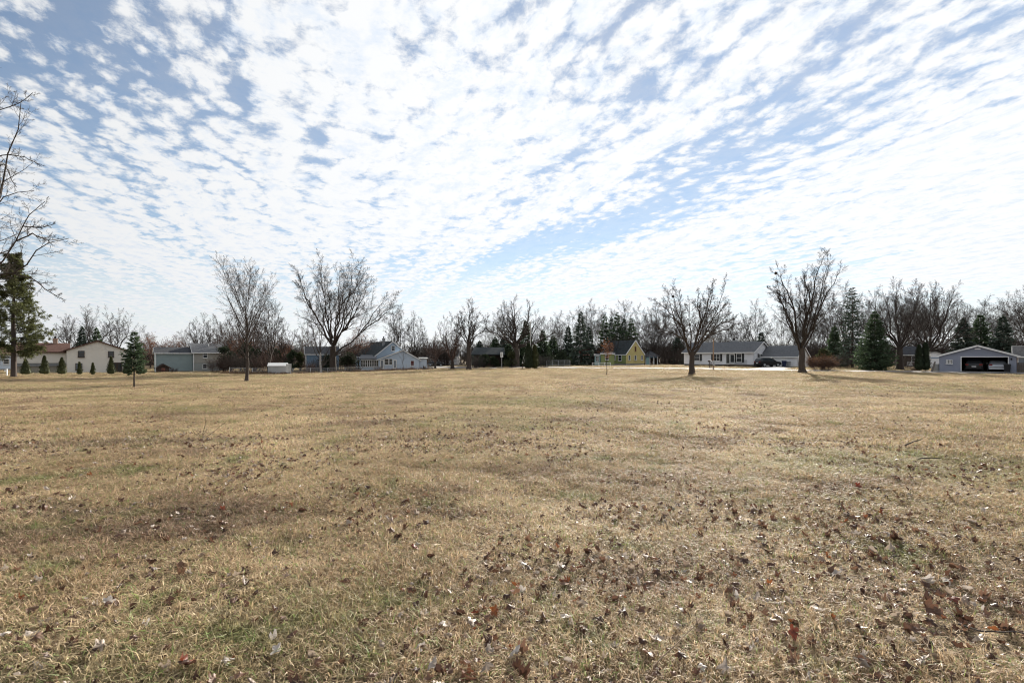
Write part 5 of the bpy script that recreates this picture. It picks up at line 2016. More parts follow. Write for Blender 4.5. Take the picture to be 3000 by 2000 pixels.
traced_tree('forked_lawn_tree', (2027, 1097), 54, 7.5, (2027, 1030), [
    (7, [(2022, 1038), (2005, 1003), (1985, 960), (1955, 930), (1928, 915), (1900, 903)]),
    (4, [(1990, 970), (1976, 900), (1966, 862), (1955, 826)]),
    (4, [(1978, 950), (1940, 892), (1915, 868), (1896, 854)]),
    (6, [(2026, 1030), (2036, 970), (2045, 920), (2048, 870), (2051, 822)]),
    (4, [(2042, 935), (2030, 880), (2033, 826)]),
    (7, [(2032, 1038), (2062, 1000), (2096, 974), (2140, 932), (2176, 898)]),
    (4, [(2094, 976), (2132, 960), (2180, 938), (2206, 930)]),
    (5, [(2062, 1000), (2086, 940), (2120, 895), (2146, 866)]),
    (5, [(2030, 1010), (2064, 932), (2088, 882), (2101, 846)]),
    (4, [(2020, 1020), (2008, 950), (2000, 898), (1996, 870)]),
    (4, [(2005, 1003), (1970, 975), (1935, 962), (1905, 950)]),
    (4, [(2140, 932), (2165, 930), (2205, 905)])],
    'low-forked bare tree with wide vase crown standing before the white ranch house', 105, 'bark', 'bark', kids=(0, 11, 8, 5), fuzz=3, ratio=(0.5, 0.32, 0.44, 0.48), angle=(42, 44, 42, 45), rmin=0.009, depth=0.4)

traced_tree('tall_lawn_tree', (2350, 1092), 61, 8.5, (2348, 1020), [
    (6, [(2342, 1025), (2310, 970), (2276, 900), (2246, 870), (2219, 850)]),
    (7, [(2344, 1015), (2320, 900), (2300, 850), (2272, 800), (2261, 757)]),
    (4, [(2318, 895), (2285, 840), (2240, 808)]),
    (7, [(2348, 1015), (2346, 900), (2345, 800), (2353, 748), (2356, 722)]),
    (4, [(2346, 880), (2326, 800), (2322, 768)]),
    (5, [(2351, 1010), (2362, 900), (2370, 830), (2373, 782)]),
    (6, [(2353, 1012), (2390, 862), (2414, 805), (2426, 763)]),
    (5, [(2354, 1022), (2390, 950), (2422, 910), (2456, 882)]),
    (4, [(2366, 950), (2402, 872), (2440, 842), (2478, 822)]),
    (5, [(2346, 990), (2332, 880), (2310, 790)]),
    (4, [(2296, 935), (2262, 850), (2250, 810)])],
    'tall bare tree with ascending limbs standing at the verge beside the russet-brown shrub', 106, 'bark', 'bark_dark', kids=(0, 11, 8, 5), fuzz=3, ratio=(0.5, 0.28, 0.44, 0.48), angle=(42, 34, 38, 42), rmin=0.009, depth=0.3)

# leafless sapling with a few rust leaves
g = leader_tree(61, hgt(1778, 1024, 51), 0.85, first=0.4, n=14, r0=0.035, kids=(0, 4, 3, 0), rmin=0.004)
o = plant_tree('rust_leaved_sapling', g, ground(1778, 51), 'thin sapling with rust-red leaves at its top on the lawn before the yellow cottage', bark='bark_dark', twig='twig')
pts_ = [s[1] for s in g.segs[2] if s[1][2] > 1.75]
v, f = leaf_quads(pts_, 0.035, 3, 0.07, 4)
link('foliage', mesh_np('foliage', v, f), M['rust_leaf'], o)
g = leader_tree(62, hgt(1181, 1020, 99), 1.1, first=0.3, n=16, r0=0.05, kids=(0, 4, 3, 0), rmin=0.006)
plant_tree('thin_sapling', g, ground(1181, 99), 'thin dark sapling before the front wing of the light blue house', bark='bark_dark', twig='bark_dark')

# twin dark arborvitaes in the middle
arborvitae('dark_arborvitae', ground(1548, 90), hgt(1548, 1006, 90), 1.05, 'left of the twin tall dark arborvitaes by the road in the middle', 71, 'arbor_dark', n=2200, waist=0.10, taper=0.75, size=0.25, cat='tree')
arborvitae('dark_arborvitae', ground(1566, 90.5), hgt(1566, 1010, 90.5), 0.85, 'right of the twin tall dark arborvitaes, the slightly browner one', 72, 'arbor', n=1800, waist=0.10, taper=0.75, size=0.25, cat='tree')
# slim pair before the garage
arborvitae('slim_arborvitae', ground(2693, 69), hgt(2693, 1010, 69), 0.62, 'left and shorter of the slim arborvitae pair beside the slate garage', 73, 'arbor_dark', n=1800, waist=0.10, taper=0.75, size=0.2, cat='tree')
arborvitae('slim_arborvitae', ground(2712, 69), hgt(2712, 1003, 69), 0.66, 'right and taller of the slim arborvitae pair beside the slate garage', 74, 'arbor_dark', n=1800, waist=0.10, taper=0.75, size=0.2, cat='tree')
# big spruce by the road
conifer('roadside_spruce', ground(2562, 71), hgt(2562, 912, 71), 2.75, 'dense dark green spruce at the verge right of the russet-brown shrub', 75, 'spruce', bare=0.015, whorls=34, per=13, nsp=16, size=0.55, droop=0.12, power=0.8, lift=0.05)
conifer('ragged_spruce', ground(2497, 86), hgt(2497, 842, 86), 3.0, 'tall ragged spruce behind the russet-brown shrub', 76, 'spruce_blue', bare=0.06, whorls=30, per=9, nsp=13, size=0.6, droop=0.30, power=0.6, ragged=0.4)

# the other spruces of the far side
SP = [(1450, 132, 990, 3.6, 'broad dark conifer left of the road sign'), (1405, 140, 1000, 3.0, 'small dark conifer above the carport roof'), (1620, 135, 985, 3.8, 'dark conifer above the galvanised railing'), (1725, 146, 960, 3.2, 'dark conifer between the lone tall spruce and the row'),
      (1490, 126, 1010, 3.2, 'low olive conifer right above the road sign'), (1985, 140, 985, 3.6, 'dark conifer half hidden behind the low-forked lawn tree'), (2445, 100, 960, 2.6, 'dark conifer behind the russet-brown shrub'),
      (1702, 130, 914, 4.3, 'lone tall spruce behind the red-roofed house'), (1772, 150, 922, 4.0, 'first spruce of the dark row left of the cottage ridge'),
      (1792, 158, 930, 3.4, 'narrow spruce second in the row behind the cottage'), (1808, 152, 914, 4.4, 'tallest spruce in the row behind the cottage'),
      (1828, 156, 934, 4.2, 'spruce with blunt top over the cottage ridge'), (1850, 150, 932, 4.6, 'last broad spruce of the row, above the cottage gable'),
      (1665, 140, 958, 3.0, 'short spruce just left of the lone tall spruce'), (1540, 122, 940, 3.6, 'dark spruce rising behind the tall pale pole'),
      (1478, 135, 985, 4.5, 'broad dark conifer behind the road sign'), (1590, 128, 968, 3.2, 'dense conifer right of the tall pale pole'),
      (2822, 92, 935, 3.4, 'blunt conifer above the left slope of the slate garage roof'), (2872, 94, 922, 3.8, 'open-topped conifer behind the ridge of the slate garage'),
      (2938, 90, 928, 3.0, 'dark pointed conifer above the right slope of the slate garage roof'),
      (1520, 118, 1000, 2.6, 'small conifer close left of the twin arborvitaes'), (240, 140, 958, 2.4, 'dark conifer tip behind the ridge of the cream house'),
      (283, 142, 962, 3.0, 'brownish conifer top behind the cream gable'), (2230, 135, 975, 3.4, 'small dark conifer behind the roof of the ranch garage wing')]
for k, (px, d, top, R, lb) in enumerate(SP):
    conifer('spruce_tree', ground(px, d), hgt(px, top, d), R * 0.78, lb, 200 + k, 'spruce_blue' if k % 2 else 'spruce', 'spruces beyond the road', bare=0.05, whorls=24, per=9, nsp=13, size=1.0,
            droop=0.28, power=0.8, ragged=0.3)

# evergreen shrubs
SH = [(1418, 117, 1040, 2.0, 0.6, 'dark evergreen mass before the left half of the carport', 'arbor_dark'), (1448, 118, 1046, 1.7, 0.6, 'dark evergreen mass before the right half of the carport', 'arbor_dark'), (675, 103, 1022, 2.4, 0.6, 'dark evergreen mass right behind the young leader tree trunk', 'arbor_dark'), (720, 110, 1000, 2.6, 0.6, 'taller dark evergreen mass left of the pale shed', 'arbor_dark'), (800, 112, 1015, 2.6, 0.6, 'dark evergreen mass behind the pale shed', 'arbor_dark'), (960, 112, 1040, 2.6, 0.6, 'dark evergreen brush between birch and maple trunks', 'arbor_dark'),
      (1022, 106, 1032, 2.6, 0.55, 'large dark evergreen shrub left of the glazed sun porch', 'arbor_dark'), (1645, 116, 1028, 2.9, 0.5, 'rounded dark evergreen behind the galvanised railing', 'arbor_dark'),
      (655, 104, 1010, 2.2, 0.6, 'dark evergreen at the end wall of the grey house', 'arbor_dark'), (745, 108, 1010, 2.6, 0.6, 'dark evergreen mass between the young tree and the pale shed', 'arbor_dark'),
      (1500, 112, 1030, 2.3, 0.6, 'olive evergreen shrub just right of the road sign', 'arbor'), (1762, 130, 1052, 1.2, 0.6, 'clipped shrub at the corner of the green cottage wing', 'arbor'),
      (855, 108, 1020, 1.9, 0.7, 'dark evergreen right of the white slatted panel', 'arbor_dark'), (880, 110, 1030, 1.7, 0.7, 'brownish evergreen between the shed and the small blue house', 'arbor'),
      (2415, 78, 1020, 1.7, 0.6, 'dull green shrub behind the russet-brown shrub', 'arbor')]
for k, (px, d, top, R, wst, lb, mt) in enumerate(SH):
    evergreen('evergreen_shrub', ground(px, d), hgt(px, top, d), R, lb, 300 + k, mt)

# bare bushes
bush('rust_shrub', ground(2405, 70), hgt(2405, 1040, 70), 1.9, 'rounded russet-brown bare shrub right of the tall lawn tree', 81, 'twig_red', 'shrub_leaf', 1, 0.045, 110, kids=6)
BU = [(690, 98, 1030, 2.2, 'brown thicket behind the young bare tree', 'twig'), (765, 99, 1032, 2.0, 'brown brush against the left end of the pale shed', 'twig_red'),
      (1040, 102, 1064, 1.6, 'low tangle of stems along the wire fence under the maple', 'twig'), (905, 101, 1062, 1.3, 'low red stems at the fence before the small blue house', 'twig_red'),
      (1110, 104.5, 1070, 1.0, 'low dry shrub behind the wire fence at the sun porch', 'twig_red'), (1395, 114, 1040, 2.0, 'loose bare shrub before the dark carport', 'twig_grey'),
      (1960, 125, 1010, 3.6, 'wide dark bare thicket between the pavilion and the ranch house', 'twig'), (2010, 122, 1020, 3.0, 'dense bare thicket touching the end of the ranch house', 'twig'),
      (630, 100, 1050, 1.4, 'tangled shrub at the foot of the grey house end wall', 'twig_red'), (1590, 104, 1035, 2.0, 'grey bare shrub right of the twin arborvitaes', 'twig_grey'),
      (2470, 82, 1030, 2.0, 'brown brush under the ragged spruce', 'twig'), (2650, 80, 1030, 2.0, 'brown brush beyond the big bare trunks near the firewood', 'twig'),
      (505, 98, 1075, 0.9, 'low dry shrub before the brown playhouse', 'twig_red'), (475, 97.5, 1078, 0.8, 'reddish low shrub at the foot of the playhouse', 'twig_red'),
      (1260, 108, 1072, 0.7, 'small rusty shrub at the end of the wire fence', 'twig_red'), (660, 101, 1030, 2.0, 'tall brown thicket between the grey house and the young leader tree', 'twig_red'), (725, 101, 1035, 2.2, 'tall brown thicket right of the young leader tree trunk', 'twig'), (795, 104, 1025, 2.4, 'tall brown thicket behind the pale shed roof', 'twig_red'), (925, 106, 1045, 1.8, 'brown thicket left of the birch', 'twig'), (1000, 106, 1040, 2.2, 'brown thicket behind the maple trunk', 'twig'), (1575, 92, 1076, 0.5, 'tuft of dry stems at the foot of the twin arborvitaes', 'twig_red')]
for k, (px, d, top, R, lb, mt) in enumerate(BU):
    bush('bare_shrub', ground(px, d), hgt(px, top, d), R, lb, 400 + k, mt, stems=70 if R > 1.2 else 40, kids=4)

# ---- bare trees of the middle distance, each grown on its own
GT = [  # px, d, top, R, fork, limbs, r_px, bark, twig, label
    (790, 98, 838, 3.9, 0.22, 9, 5, 'bark_dark', 'twig', 'many-limbed bare tree behind the young leader tree'),
    (1326, 95, 900, 4.0, 0.14, 8, 5.5, 'bark_dark', 'twig_red', 'bare tree forking low near the far white house'),
    (1374, 93, 862, 4.2, 0.40, 10, 6.5, 'bark', 'twig', 'straight-trunked bare tree left of the dark carport'),
    (1512, 112, 850, 9.0, 0.34, 13, 9, 'bark', 'twig', 'broad old bare tree above the twin arborvitaes'),
    (1165, 140, 872, 5.6, 0.22, 9, 4, 'bark_dark', 'twig', 'bare tree with long upright limbs behind the blue house gable'),
    (1215, 142, 905, 4.5, 0.2, 8, 3.5, 'bark_dark', 'twig_grey', 'thinner bare tree behind the right end of the blue house'),
    (2636, 74, 812, 6.2, 0.30, 12, 8.5, 'bark_dark', 'twig', 'huge bare tree with dark trunk left of the firewood heap'),
    (2716, 90, 802, 8.6, 0.22, 14, 8.5, 'bark_dark', 'twig', 'huge fan-shaped bare tree rising behind the slim arborvitaes'),
    (270, 150, 885, 8.6, 0.2, 10, 5, 'bark', 'twig_grey', 'wide bare tree fanning out over the cream gable'),
    (345, 152, 890, 7.6, 0.22, 9, 4, 'bark', 'twig_grey', 'bare tree right of the cream house chimney and gable'),
    (205, 150, 905, 6.0, 0.30, 8, 4, 'bark_dark', 'twig_grey', 'leaning bare tree behind the brown chimney'),
    (590, 140, 908, 6.4, 0.25, 9, 4, 'bark_dark', 'twig', 'bare tree above the grey house ridge'),
    (640, 143, 915, 6.0, 0.25, 8, 4, 'bark_dark', 'twig', 'bare tree at the right end of the grey house ridge'),
    (2480, 105, 815, 4.5, 0.3, 9, 5, 'bark_dark', 'twig', 'slender bare tree between the tall lawn tree and the ragged spruce'),
    (668, 116, 925, 4.6, 0.2, 8, 3.5, 'bark_dark', 'twig_red', 'bare tree in the brush just left of the young leader tree'),
    (742, 114, 905, 4.6, 0.18, 9, 3.5, 'bark_dark', 'twig_red', 'bare tree in the brush right behind the young leader tree'),
    (835, 116, 930, 4.6, 0.2, 8, 3.5, 'bark_dark', 'twig', 'bare tree rising behind the white slatted panel'),
    (905, 120, 925, 4.4, 0.2, 8, 3, 'bark_dark', 'twig_red', 'bare tree behind the roof of the small blue house'),
    (1275, 120, 965, 4.0, 0.18, 8, 3, 'bark_dark', 'twig_red', 'low bare tree between the blue house and the low-forking tree'),
    (3090, 58, 770, 6.0, 0.3, 12, 11, 'bark_dark', 'twig', 'bare tree at the right edge reaching in over the garage')]
for k, (px, d, top, R, fk, nl, rp, bk, tw, lb) in enumerate(GT):
    g = generic_tree(500 + k, hgt(px, top, d), R, fk, rp * d / F, nl, 0.0, kids=(0, 11, 8, 5), fuzz=3, rmin=0.006 + d * 0.00006, ratio=(0.5, 0.36, 0.42, 0.42), angle=(40, 38, 40, 42))
    plant_tree('bare_tree', g, ground(px, d), lb, None, bk, tw)

# long limb of the edge tree that crosses the sky at the right
# ---- trees that keep their dull leaves
for px, d, top, R, mt, lb, sd in ((440, 132, 972, 5.2, 'brown_leaf', 'dull red-brown leafy tree behind the grey garage wing', 601), (520, 136, 985, 4.2, 'brown_leaf', 'red-brown leafy tree right behind the grey ridge step', 602),
                                  (1050, 120, 962, 3.2, 'brown_leaf', 'brown-leaved tree behind the big maple trunk', 603), (820, 118, 985, 3.2, 'brown_leaf', 'brown-leaved tree behind the pale shed', 604),
                                  (705, 112, 985, 2.6, 'brown_leaf', 'brown-leaved small tree behind the young leader tree', 605)):
    g = generic_tree(sd, hgt(px, top, d), R, 0.2, 0.16, 8, kids=(0, 7, 5, 3), rmin=0.012)
    o = plant_tree('leafy_brown_tree', g, ground(px, d), lb, None, 'bark_dark', 'twig_red')
    leafy(o, g, mt, 3, 0.10, sd, 0.3)

# ---- the belt of bare trees far behind: shared shapes, each tree its own object
protos = []
for k in range(7):
    g = generic_tree(700 + k, 14.0, 3.6 + 0.9 * (k % 4), 0.10 + 0.06 * (k % 5), 0.15 + 0.03 * (k % 3), 7 + k % 4, kids=(0, 10, 8, 5), fuzz=3, rmin=0.011, ratio=(0.5, 0.42, 0.46, 0.5), angle=(40, 36, 38, 42))
    protos.append(tree_meshes(g))
BELT = []
for px, top, d in [(-60, 1000, 170), (20, 985, 165), (95, 1010, 175), (430, 985, 170), (480, 925, 160), (545, 960, 165), (690, 930, 130), (735, 925, 140), (850, 940, 135), (885, 960, 140),
                   (1000, 935, 150), (1090, 940, 150), (1130, 960, 160), (1250, 990, 170), (1285, 955, 160), (1305, 935, 140), (1410, 915, 140), (1440, 900, 150), (1470, 905, 145), (1555, 895, 150),
                   (1600, 905, 145), (1630, 925, 150), (1655, 915, 165), (1685, 905, 170), (1735, 895, 172), (1760, 905, 175), (1795, 900, 178), (1840, 895, 175), (1870, 890, 165), (1900, 885, 160),
                   (1925, 880, 165), (1950, 890, 150), (1985, 895, 155), (2010, 910, 160), (2045, 900, 165), (2075, 895, 160), (2110, 890, 155), (2145, 885, 160), (2180, 880, 150), (2215, 885, 150),
                   (2250, 870, 145), (2290, 880, 140), (2330, 900, 140), (2375, 885, 135), (2410, 880, 130), (2445, 850, 125), (2530, 850, 120), (2565, 845, 118), (2600, 840, 115), (2660, 845, 125),
                   (2690, 830, 120), (2750, 835, 115), (2785, 850, 118), (2830, 870, 120), (2880, 880, 125), (2915, 890, 120), (2960, 870, 110), (3010, 850, 105), (3060, 860, 110), (3140, 870, 110)]:
    BELT.append((px, top, d))
MARKS = [(60, 'the pine at the edge'), (283, 'the cream house'), (560, 'the grey house'), (812, 'the pale shed'), (975, 'the spreading maple'), (1160, 'the light blue house'), (1290, 'the far white house'),
         (1430, 'the dark carport'), (1555, 'the twin arborvitaes'), (1645, 'the galvanised railing'), (1700, 'the red-roofed house'), (1780, 'the low green annex'), (1850, 'the yellow cottage'), (1940, 'the garden pavilion'),
         (2025, 'the low-forked lawn tree'), (2130, 'the white ranch house'), (2270, 'the black SUV'), (2350, 'the tall lawn tree'), (2420, 'the russet-brown shrub'), (2560, 'the roadside spruce'), (2650, 'the firewood heap'),
         (2720, 'the slim arborvitaes'), (2864, 'the slate garage'), (3000, 'the tan brick house')]
ORD = ['first', 'second', 'third', 'fourth', 'fifth', 'sixth', 'seventh']


def mark_of(px):
    return min(range(len(MARKS)), key=lambda i: abs(MARKS[i][0] - px))


def belt_label(px):
    m = mark_of(px)
    same = sorted(b[0] for b in BELT if mark_of(b[0]) == m)
    return '%s from the left of the far bare trees behind %s' % (ORD[same.index(px)], MARKS[m][1])


for k, (px, top, d) in enumerate(BELT):
    if k % 6 == 4:
        continue
    i = k % len(protos)
    d += rng.uniform(-14, 14)
    loc = ground(px + rng.uniform(-9, 9), d)
    s = (PZ(top + rng.choice((-16, -6, 4, 14, 26, 44, 60)) + rng.uniform(-6, 6), d) - loc[2]) / 13.6
    root = empty('belt_tree', loc, rng.random() * 6.28, belt_label(px), 'tree', 'bare trees of the far belt')
    root.scale = (s * rng.uniform(0.85, 1.2), s * rng.uniform(0.85, 1.2), s)
    t_, c_ = protos[i]
    link('trunk', t_, M['bark_dark'], root)
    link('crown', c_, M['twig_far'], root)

# nests in the two lawn trees
def nest(px, py, d, r, label, dy=0.0):
    x_ = PX(px, d)
    z_ = PZ(py, d)
    root = empty('leaf_nest', (x_, d + dy, z_), 0, label, 'nest', 'leaf nests in the lawn trees')
    pts = []
    for i in range(170):
        v = V(rng.gauss(0, 1), rng.gauss(0, 1), rng.gauss(0, 0.8))
        pts.append(unit(v) * r * rng.uniform(0.4, 1.0))
    v, f = leaf_quads(pts, r * 0.38, 9, 0.01, 2)
    link('foliage', mesh_np('foliage', v, f), M['wood_dark'], root)


nest(2273, 800, 61, 0.17, 'dark clump of leaves lodged high in the left limb of the tall lawn tree')
nest(1972, 868, 54, 0.13, 'dark clump of leaves lodged in the left crown of the low-forked lawn tree')


# ---------------------------------------------------------------- turf blades and fallen leaves
def instancer(name, pts, rot, scl, idx, protos_, label, kind='stuff'):
    """points with their own turn, size and shape number; geometry nodes put a shape on each"""
    me = bpy.data.meshes.new(name)
    me.vertices.add(len(pts))
    me.vertices.foreach_set('co', np.asarray(pts, np.float32).ravel())
    a = me.attributes.new('turn', 'FLOAT_VECTOR', 'POINT')
    a.data.foreach_set('vector', np.asarray(rot, np.float32).ravel())
    a = me.attributes.new('size', 'FLOAT', 'POINT')
    a.data.foreach_set('value', np.asarray(scl, np.float32))
    a = me.attributes.new('shape', 'INT', 'POINT')
    a.data.foreach_set('value', np.asarray(idx, np.int32))
    o = bpy.data.objects.new(name, me)
    COL.objects.link(o)
    coll = bpy.data.collections.new(name + '_shapes')
    for p in protos_:
        coll.objects.link(p)
    ng = bpy.data.node_groups.new(name + '_nodes', 'GeometryNodeTree')
    ng.interface.new_socket('Geometry', in_out='INPUT', socket_type='NodeSocketGeometry')
    ng.interface.new_socket('Geometry', in_out='OUTPUT', socket_type='NodeSocketGeometry')
    N, L = ng.nodes, ng.links
    gi, go = N.new('NodeGroupInput'), N.new('NodeGroupOutput')
    ci = N.new('GeometryNodeCollectionInfo')
    ci.inputs['Collection'].default_value = coll
    ci.inputs['Separate Children'].default_value = True
    ci.inputs['Reset Children'].default_value = True
    ip = N.new('GeometryNodeInstanceOnPoints')
    ip.inputs['Pick Instance'].default_value = True

    def attr(n, t):
        x = N.new('GeometryNodeInputNamedAttribute')
        x.data_type = t
        x.inputs['Name'].default_value = n
        return [s for s in x.outputs if s.enabled and s.name == 'Attribute'][0]
    L.new(gi.outputs[0], ip.inputs['Points'])
    L.new(ci.outputs[0], ip.inputs['Instance'])
    L.new(attr('shape', 'INT'), ip.inputs['Instance Index'])
    L.new(attr('turn', 'FLOAT_VECTOR'), ip.inputs['Rotation'])
    L.new(attr('size', 'FLOAT'), ip.inputs['Scale'])
    L.new(ip.outputs[0], go.inputs[0])
    md = o.modifiers.new('scatter', 'NODES')
    md.node_group = ng
    return tag(o, label, kind=kind)


# undergrowth along the far belt and weeds by the fence: nobody could count the stems
def brush_shapes(seed, k, H, R, stems, kids, rmin, material):
    out = []
    for i in range(k):
        pr, g_ = bush_mesh(seed + i, H, R, stems, kids, rmin)
        v_, f_ = join_np(pr)
        me_ = mesh_np('brush', v_, f_)
        me_.materials.append(material)
        out.append(bpy.data.objects.new('brush', me_))
    return out


pts, scl = [], []
for k in range(170):
    px = -150 + 3400 * (k + rng.random()) / 170
    d = rng.uniform(140, 180) if px < 2350 else rng.uniform(105, 150)
    if px < 420 and rng.random() < 0.5:
        continue
    pts.append(ground(px, d))
    scl.append(rng.uniform(0.9, 2.0))
n = len(pts)
instancer('undergrowth', pts, [(0, 0, rng.random() * 6.28) for _ in range(n)], scl, [rng.randrange(5) for _ in range(n)], brush_shapes(800, 5, 4.0, 3.0, 70, 5, 0.014, M['twig']),
          'brown tangle of undergrowth along the foot of the far tree belt')
pts = []
for k in range(150):
    t = (k + rng.random()) / 150
    pts.append(ground(650 + 610 * t, 91.5 + 13.5 * t + rng.uniform(-0.8, 0.5)))
n = len(pts)
instancer('dry_weeds', pts, [(0, 0, rng.random() * 6.28) for _ in range(n)], [rng.uniform(0.4, 1.2) for _ in range(n)], [rng.randrange(4) for _ in range(n)], brush_shapes(850, 4, 0.75, 0.8, 26, 3, 0.006, M['weed']),
          'strip of dry brown weeds along the foot of the wire fence')


# blade material: the colour of the lawn at that spot, varied blade by blade
bm_ = bpy.data.materials.new('grass_blade')
bm_.use_nodes = True
nt = bm_.node_tree
c, noise_, rng_, mix_ = turf_nodes(nt)
at = nt.nodes.new('ShaderNodeAttribute')
at.attribute_name = 'tint'
vm = nt.nodes.new('ShaderNodeVectorMath')
vm.operation = 'MULTIPLY'
nt.links.new(c, vm.inputs[0])
nt.links.new(at.outputs['Color'], vm.inputs[1])
b = nt.nodes['Principled BSDF']
b.inputs['Roughness'].default_value = 0.6
b.inputs['Specular IOR Level'].default_value = 0.3
nt.links.new(vm.outputs[0], b.inputs['Base Color'])
tr = nt.nodes.new('ShaderNodeBsdfTranslucent')
nt.links.new(vm.outputs[0], tr.inputs['Color'])
ms = nt.nodes.new('ShaderNodeMixShader')
ms.inputs[0].default_value = 0.35
nt.links.new(b.outputs[0], ms.inputs[1])
nt.links.new(tr.outputs[0], ms.inputs[2])
nt.links.new(ms.outputs[0], nt.nodes['Material Output'].inputs['Surface'])


def tuft(seed, n, w, L0, width):
    r = np.random.default_rng(seed)
    vs, fs, cs = [], [], []
    grain = r.random() * 6.28
    for i in range(n):
        x, y = r.uniform(-w / 2, w / 2, 2)
        a = r.random() * 6.28
        lean = r.uniform(0.45, 2.2)          # most blades lie over
        L = L0 * r.uniform(0.5, 1.25)
        dx, dy = math.cos(a), math.sin(a)
        p0 = V(x, y, -0.015)
        p1 = p0 + unit(V(dx * lean * 0.6, dy * lean * 0.6, 1.0)) * L * 0.5
        p2 = p1 + unit(V(dx * lean * 1.6, dy * lean * 1.6, 0.55 - 0.25 * lean)) * L * 0.5
        p2[2] = max(p2[2], 0.003)
        s = V(-dy, dx, r.normal(0, 0.4)) * width * r.uniform(0.7, 1.3)
        k = len(vs)
        vs += [p0 - s, p0 + s, p1 + s * 0.8, p1 - s * 0.8, p2]
        fs += [(k, k + 1, k + 2, k + 3), (k + 3, k + 2, k + 4)]
        t = r.choice([0, 0, 0, 0, 1, 1, 2, 3])
        q = r.uniform(0.8, 1.2)
        base = [(1.0, 1.0, 1.0), (1.28, 1.25, 1.25), (0.62, 0.95, 0.55), (0.55, 0.48, 0.45)][t]
        cs += [(base[0] * q, base[1] * q, base[2] * q, 1.0)] * 2
    me = bpy.data.meshes.new('grass_tuft')
    me.from_pydata([tuple(v) for v in vs], [], fs)
    at_ = me.attributes.new('tint', 'FLOAT_COLOR', 'FACE')
    at_.data.foreach_set('color', np.array(cs, np.float32).ravel())
    me.materials.append(bm_)
    me.update()
    return bpy.data.objects.new('grass_tuft', me)


def wedge(n, d0, d1, rs, margin=2.0):
    """random plan points spread evenly over the wedge the lens can see, with a margin at both sides"""
    w = d1 * 1.05 + margin
    area = 1.05 * (d1 * d1 - d0 * d0) + 2 * margin * (d1 - d0)
    step = math.sqrt(area / n)
    nx, ny = int(2 * w / step) + 1, int((d1 - d0) / step) + 1
    gx_, gy_ = np.meshgrid(np.arange(nx), np.arange(ny))
    x = -w + (gx_.ravel() + rs.uniform(0, 1, nx * ny)) * step
    y = d0 + (gy_.ravel() + rs.uniform(0, 1, nx * ny)) * step
    keep = np.abs(x) < y * 1.05 + margin
    return np.stack([x[keep], y[keep]], 1)


rs = np.random.default_rng(5)
near_t = [tuft(900 + k, 190, 0.30, 0.085, 0.0021) for k in range(6)]
mid_t = [tuft(920 + k, 260, 0.60, 0.085, 0.0030) for k in range(5)]
far_t = [tuft(940 + k, 260, 1.30, 0.09, 0.0060) for k in range(4)]
dist_t = [tuft(960 + k, 420, 2.6, 0.11, 0.013) for k in range(4)]
RP = np.array(road_pts, float)


def off_paving(p):
    """False where the road, the drive or the garage floor lies"""
    ok = np.ones(len(p), bool)
    for a, b, w in [(RP[i], RP[i + 1], 3.3 + 1.2) for i in range(len(RP) - 1)] + [(np.array([37.0, 75.5]), np.array([49.6, 96.5]), 3.4), (np.array(GAR.P(0, -3)[:2]), np.array(GAR.P(0, 6)[:2]), 5.6)]:
        t = np.clip(((p - a) @ (b - a)) / ((b - a) @ (b - a)), 0, 1)
        ok &= np.hypot(*(p - a - t[:, None] * (b - a)).T) > w
    return ok


for nm, shapes, n, d0, d1, lb in (('near_grass', near_t, 7500, 1.2, 8.5, 'matted dry grass blades of the nearest lawn'),
                                  ('lawn_grass', mid_t, 11000, 7.8, 24.0, 'short dry grass of the middle lawn'),
                                  ('far_grass', far_t, 11000, 22.5, 62.0, 'dry grass of the far lawn'),
                                  ('distant_grass', dist_t, 9000, 60.0, 132.0, 'dry grass of the lawns among the houses')):
    p = wedge(n, d0, d1, rs)
    p = p[off_paving(p)]
    n = len(p)
    z = gz(p[:, 0], p[:, 1]) + (vnoise(p[:, 0] * 4.6, p[:, 1] * 4.6, 41) - 0.62) * 0.055
    pts = np.stack([p[:, 0], p[:, 1], z], 1)
    rot = np.stack([rs.normal(0, 0.06, n), rs.normal(0, 0.06, n), rs.uniform(0, 6.283, n)], 1)
    thick = 0.6 + 0.5 * vnoise(p[:, 0] * 0.9, p[:, 1] * 0.9, 21) + 0.55 * vnoise(p[:, 0] * 4.3, p[:, 1] * 4.3, 22)
    instancer(nm, pts, rot, thick, rs.integers(0, len(shapes), n), shapes, lb)


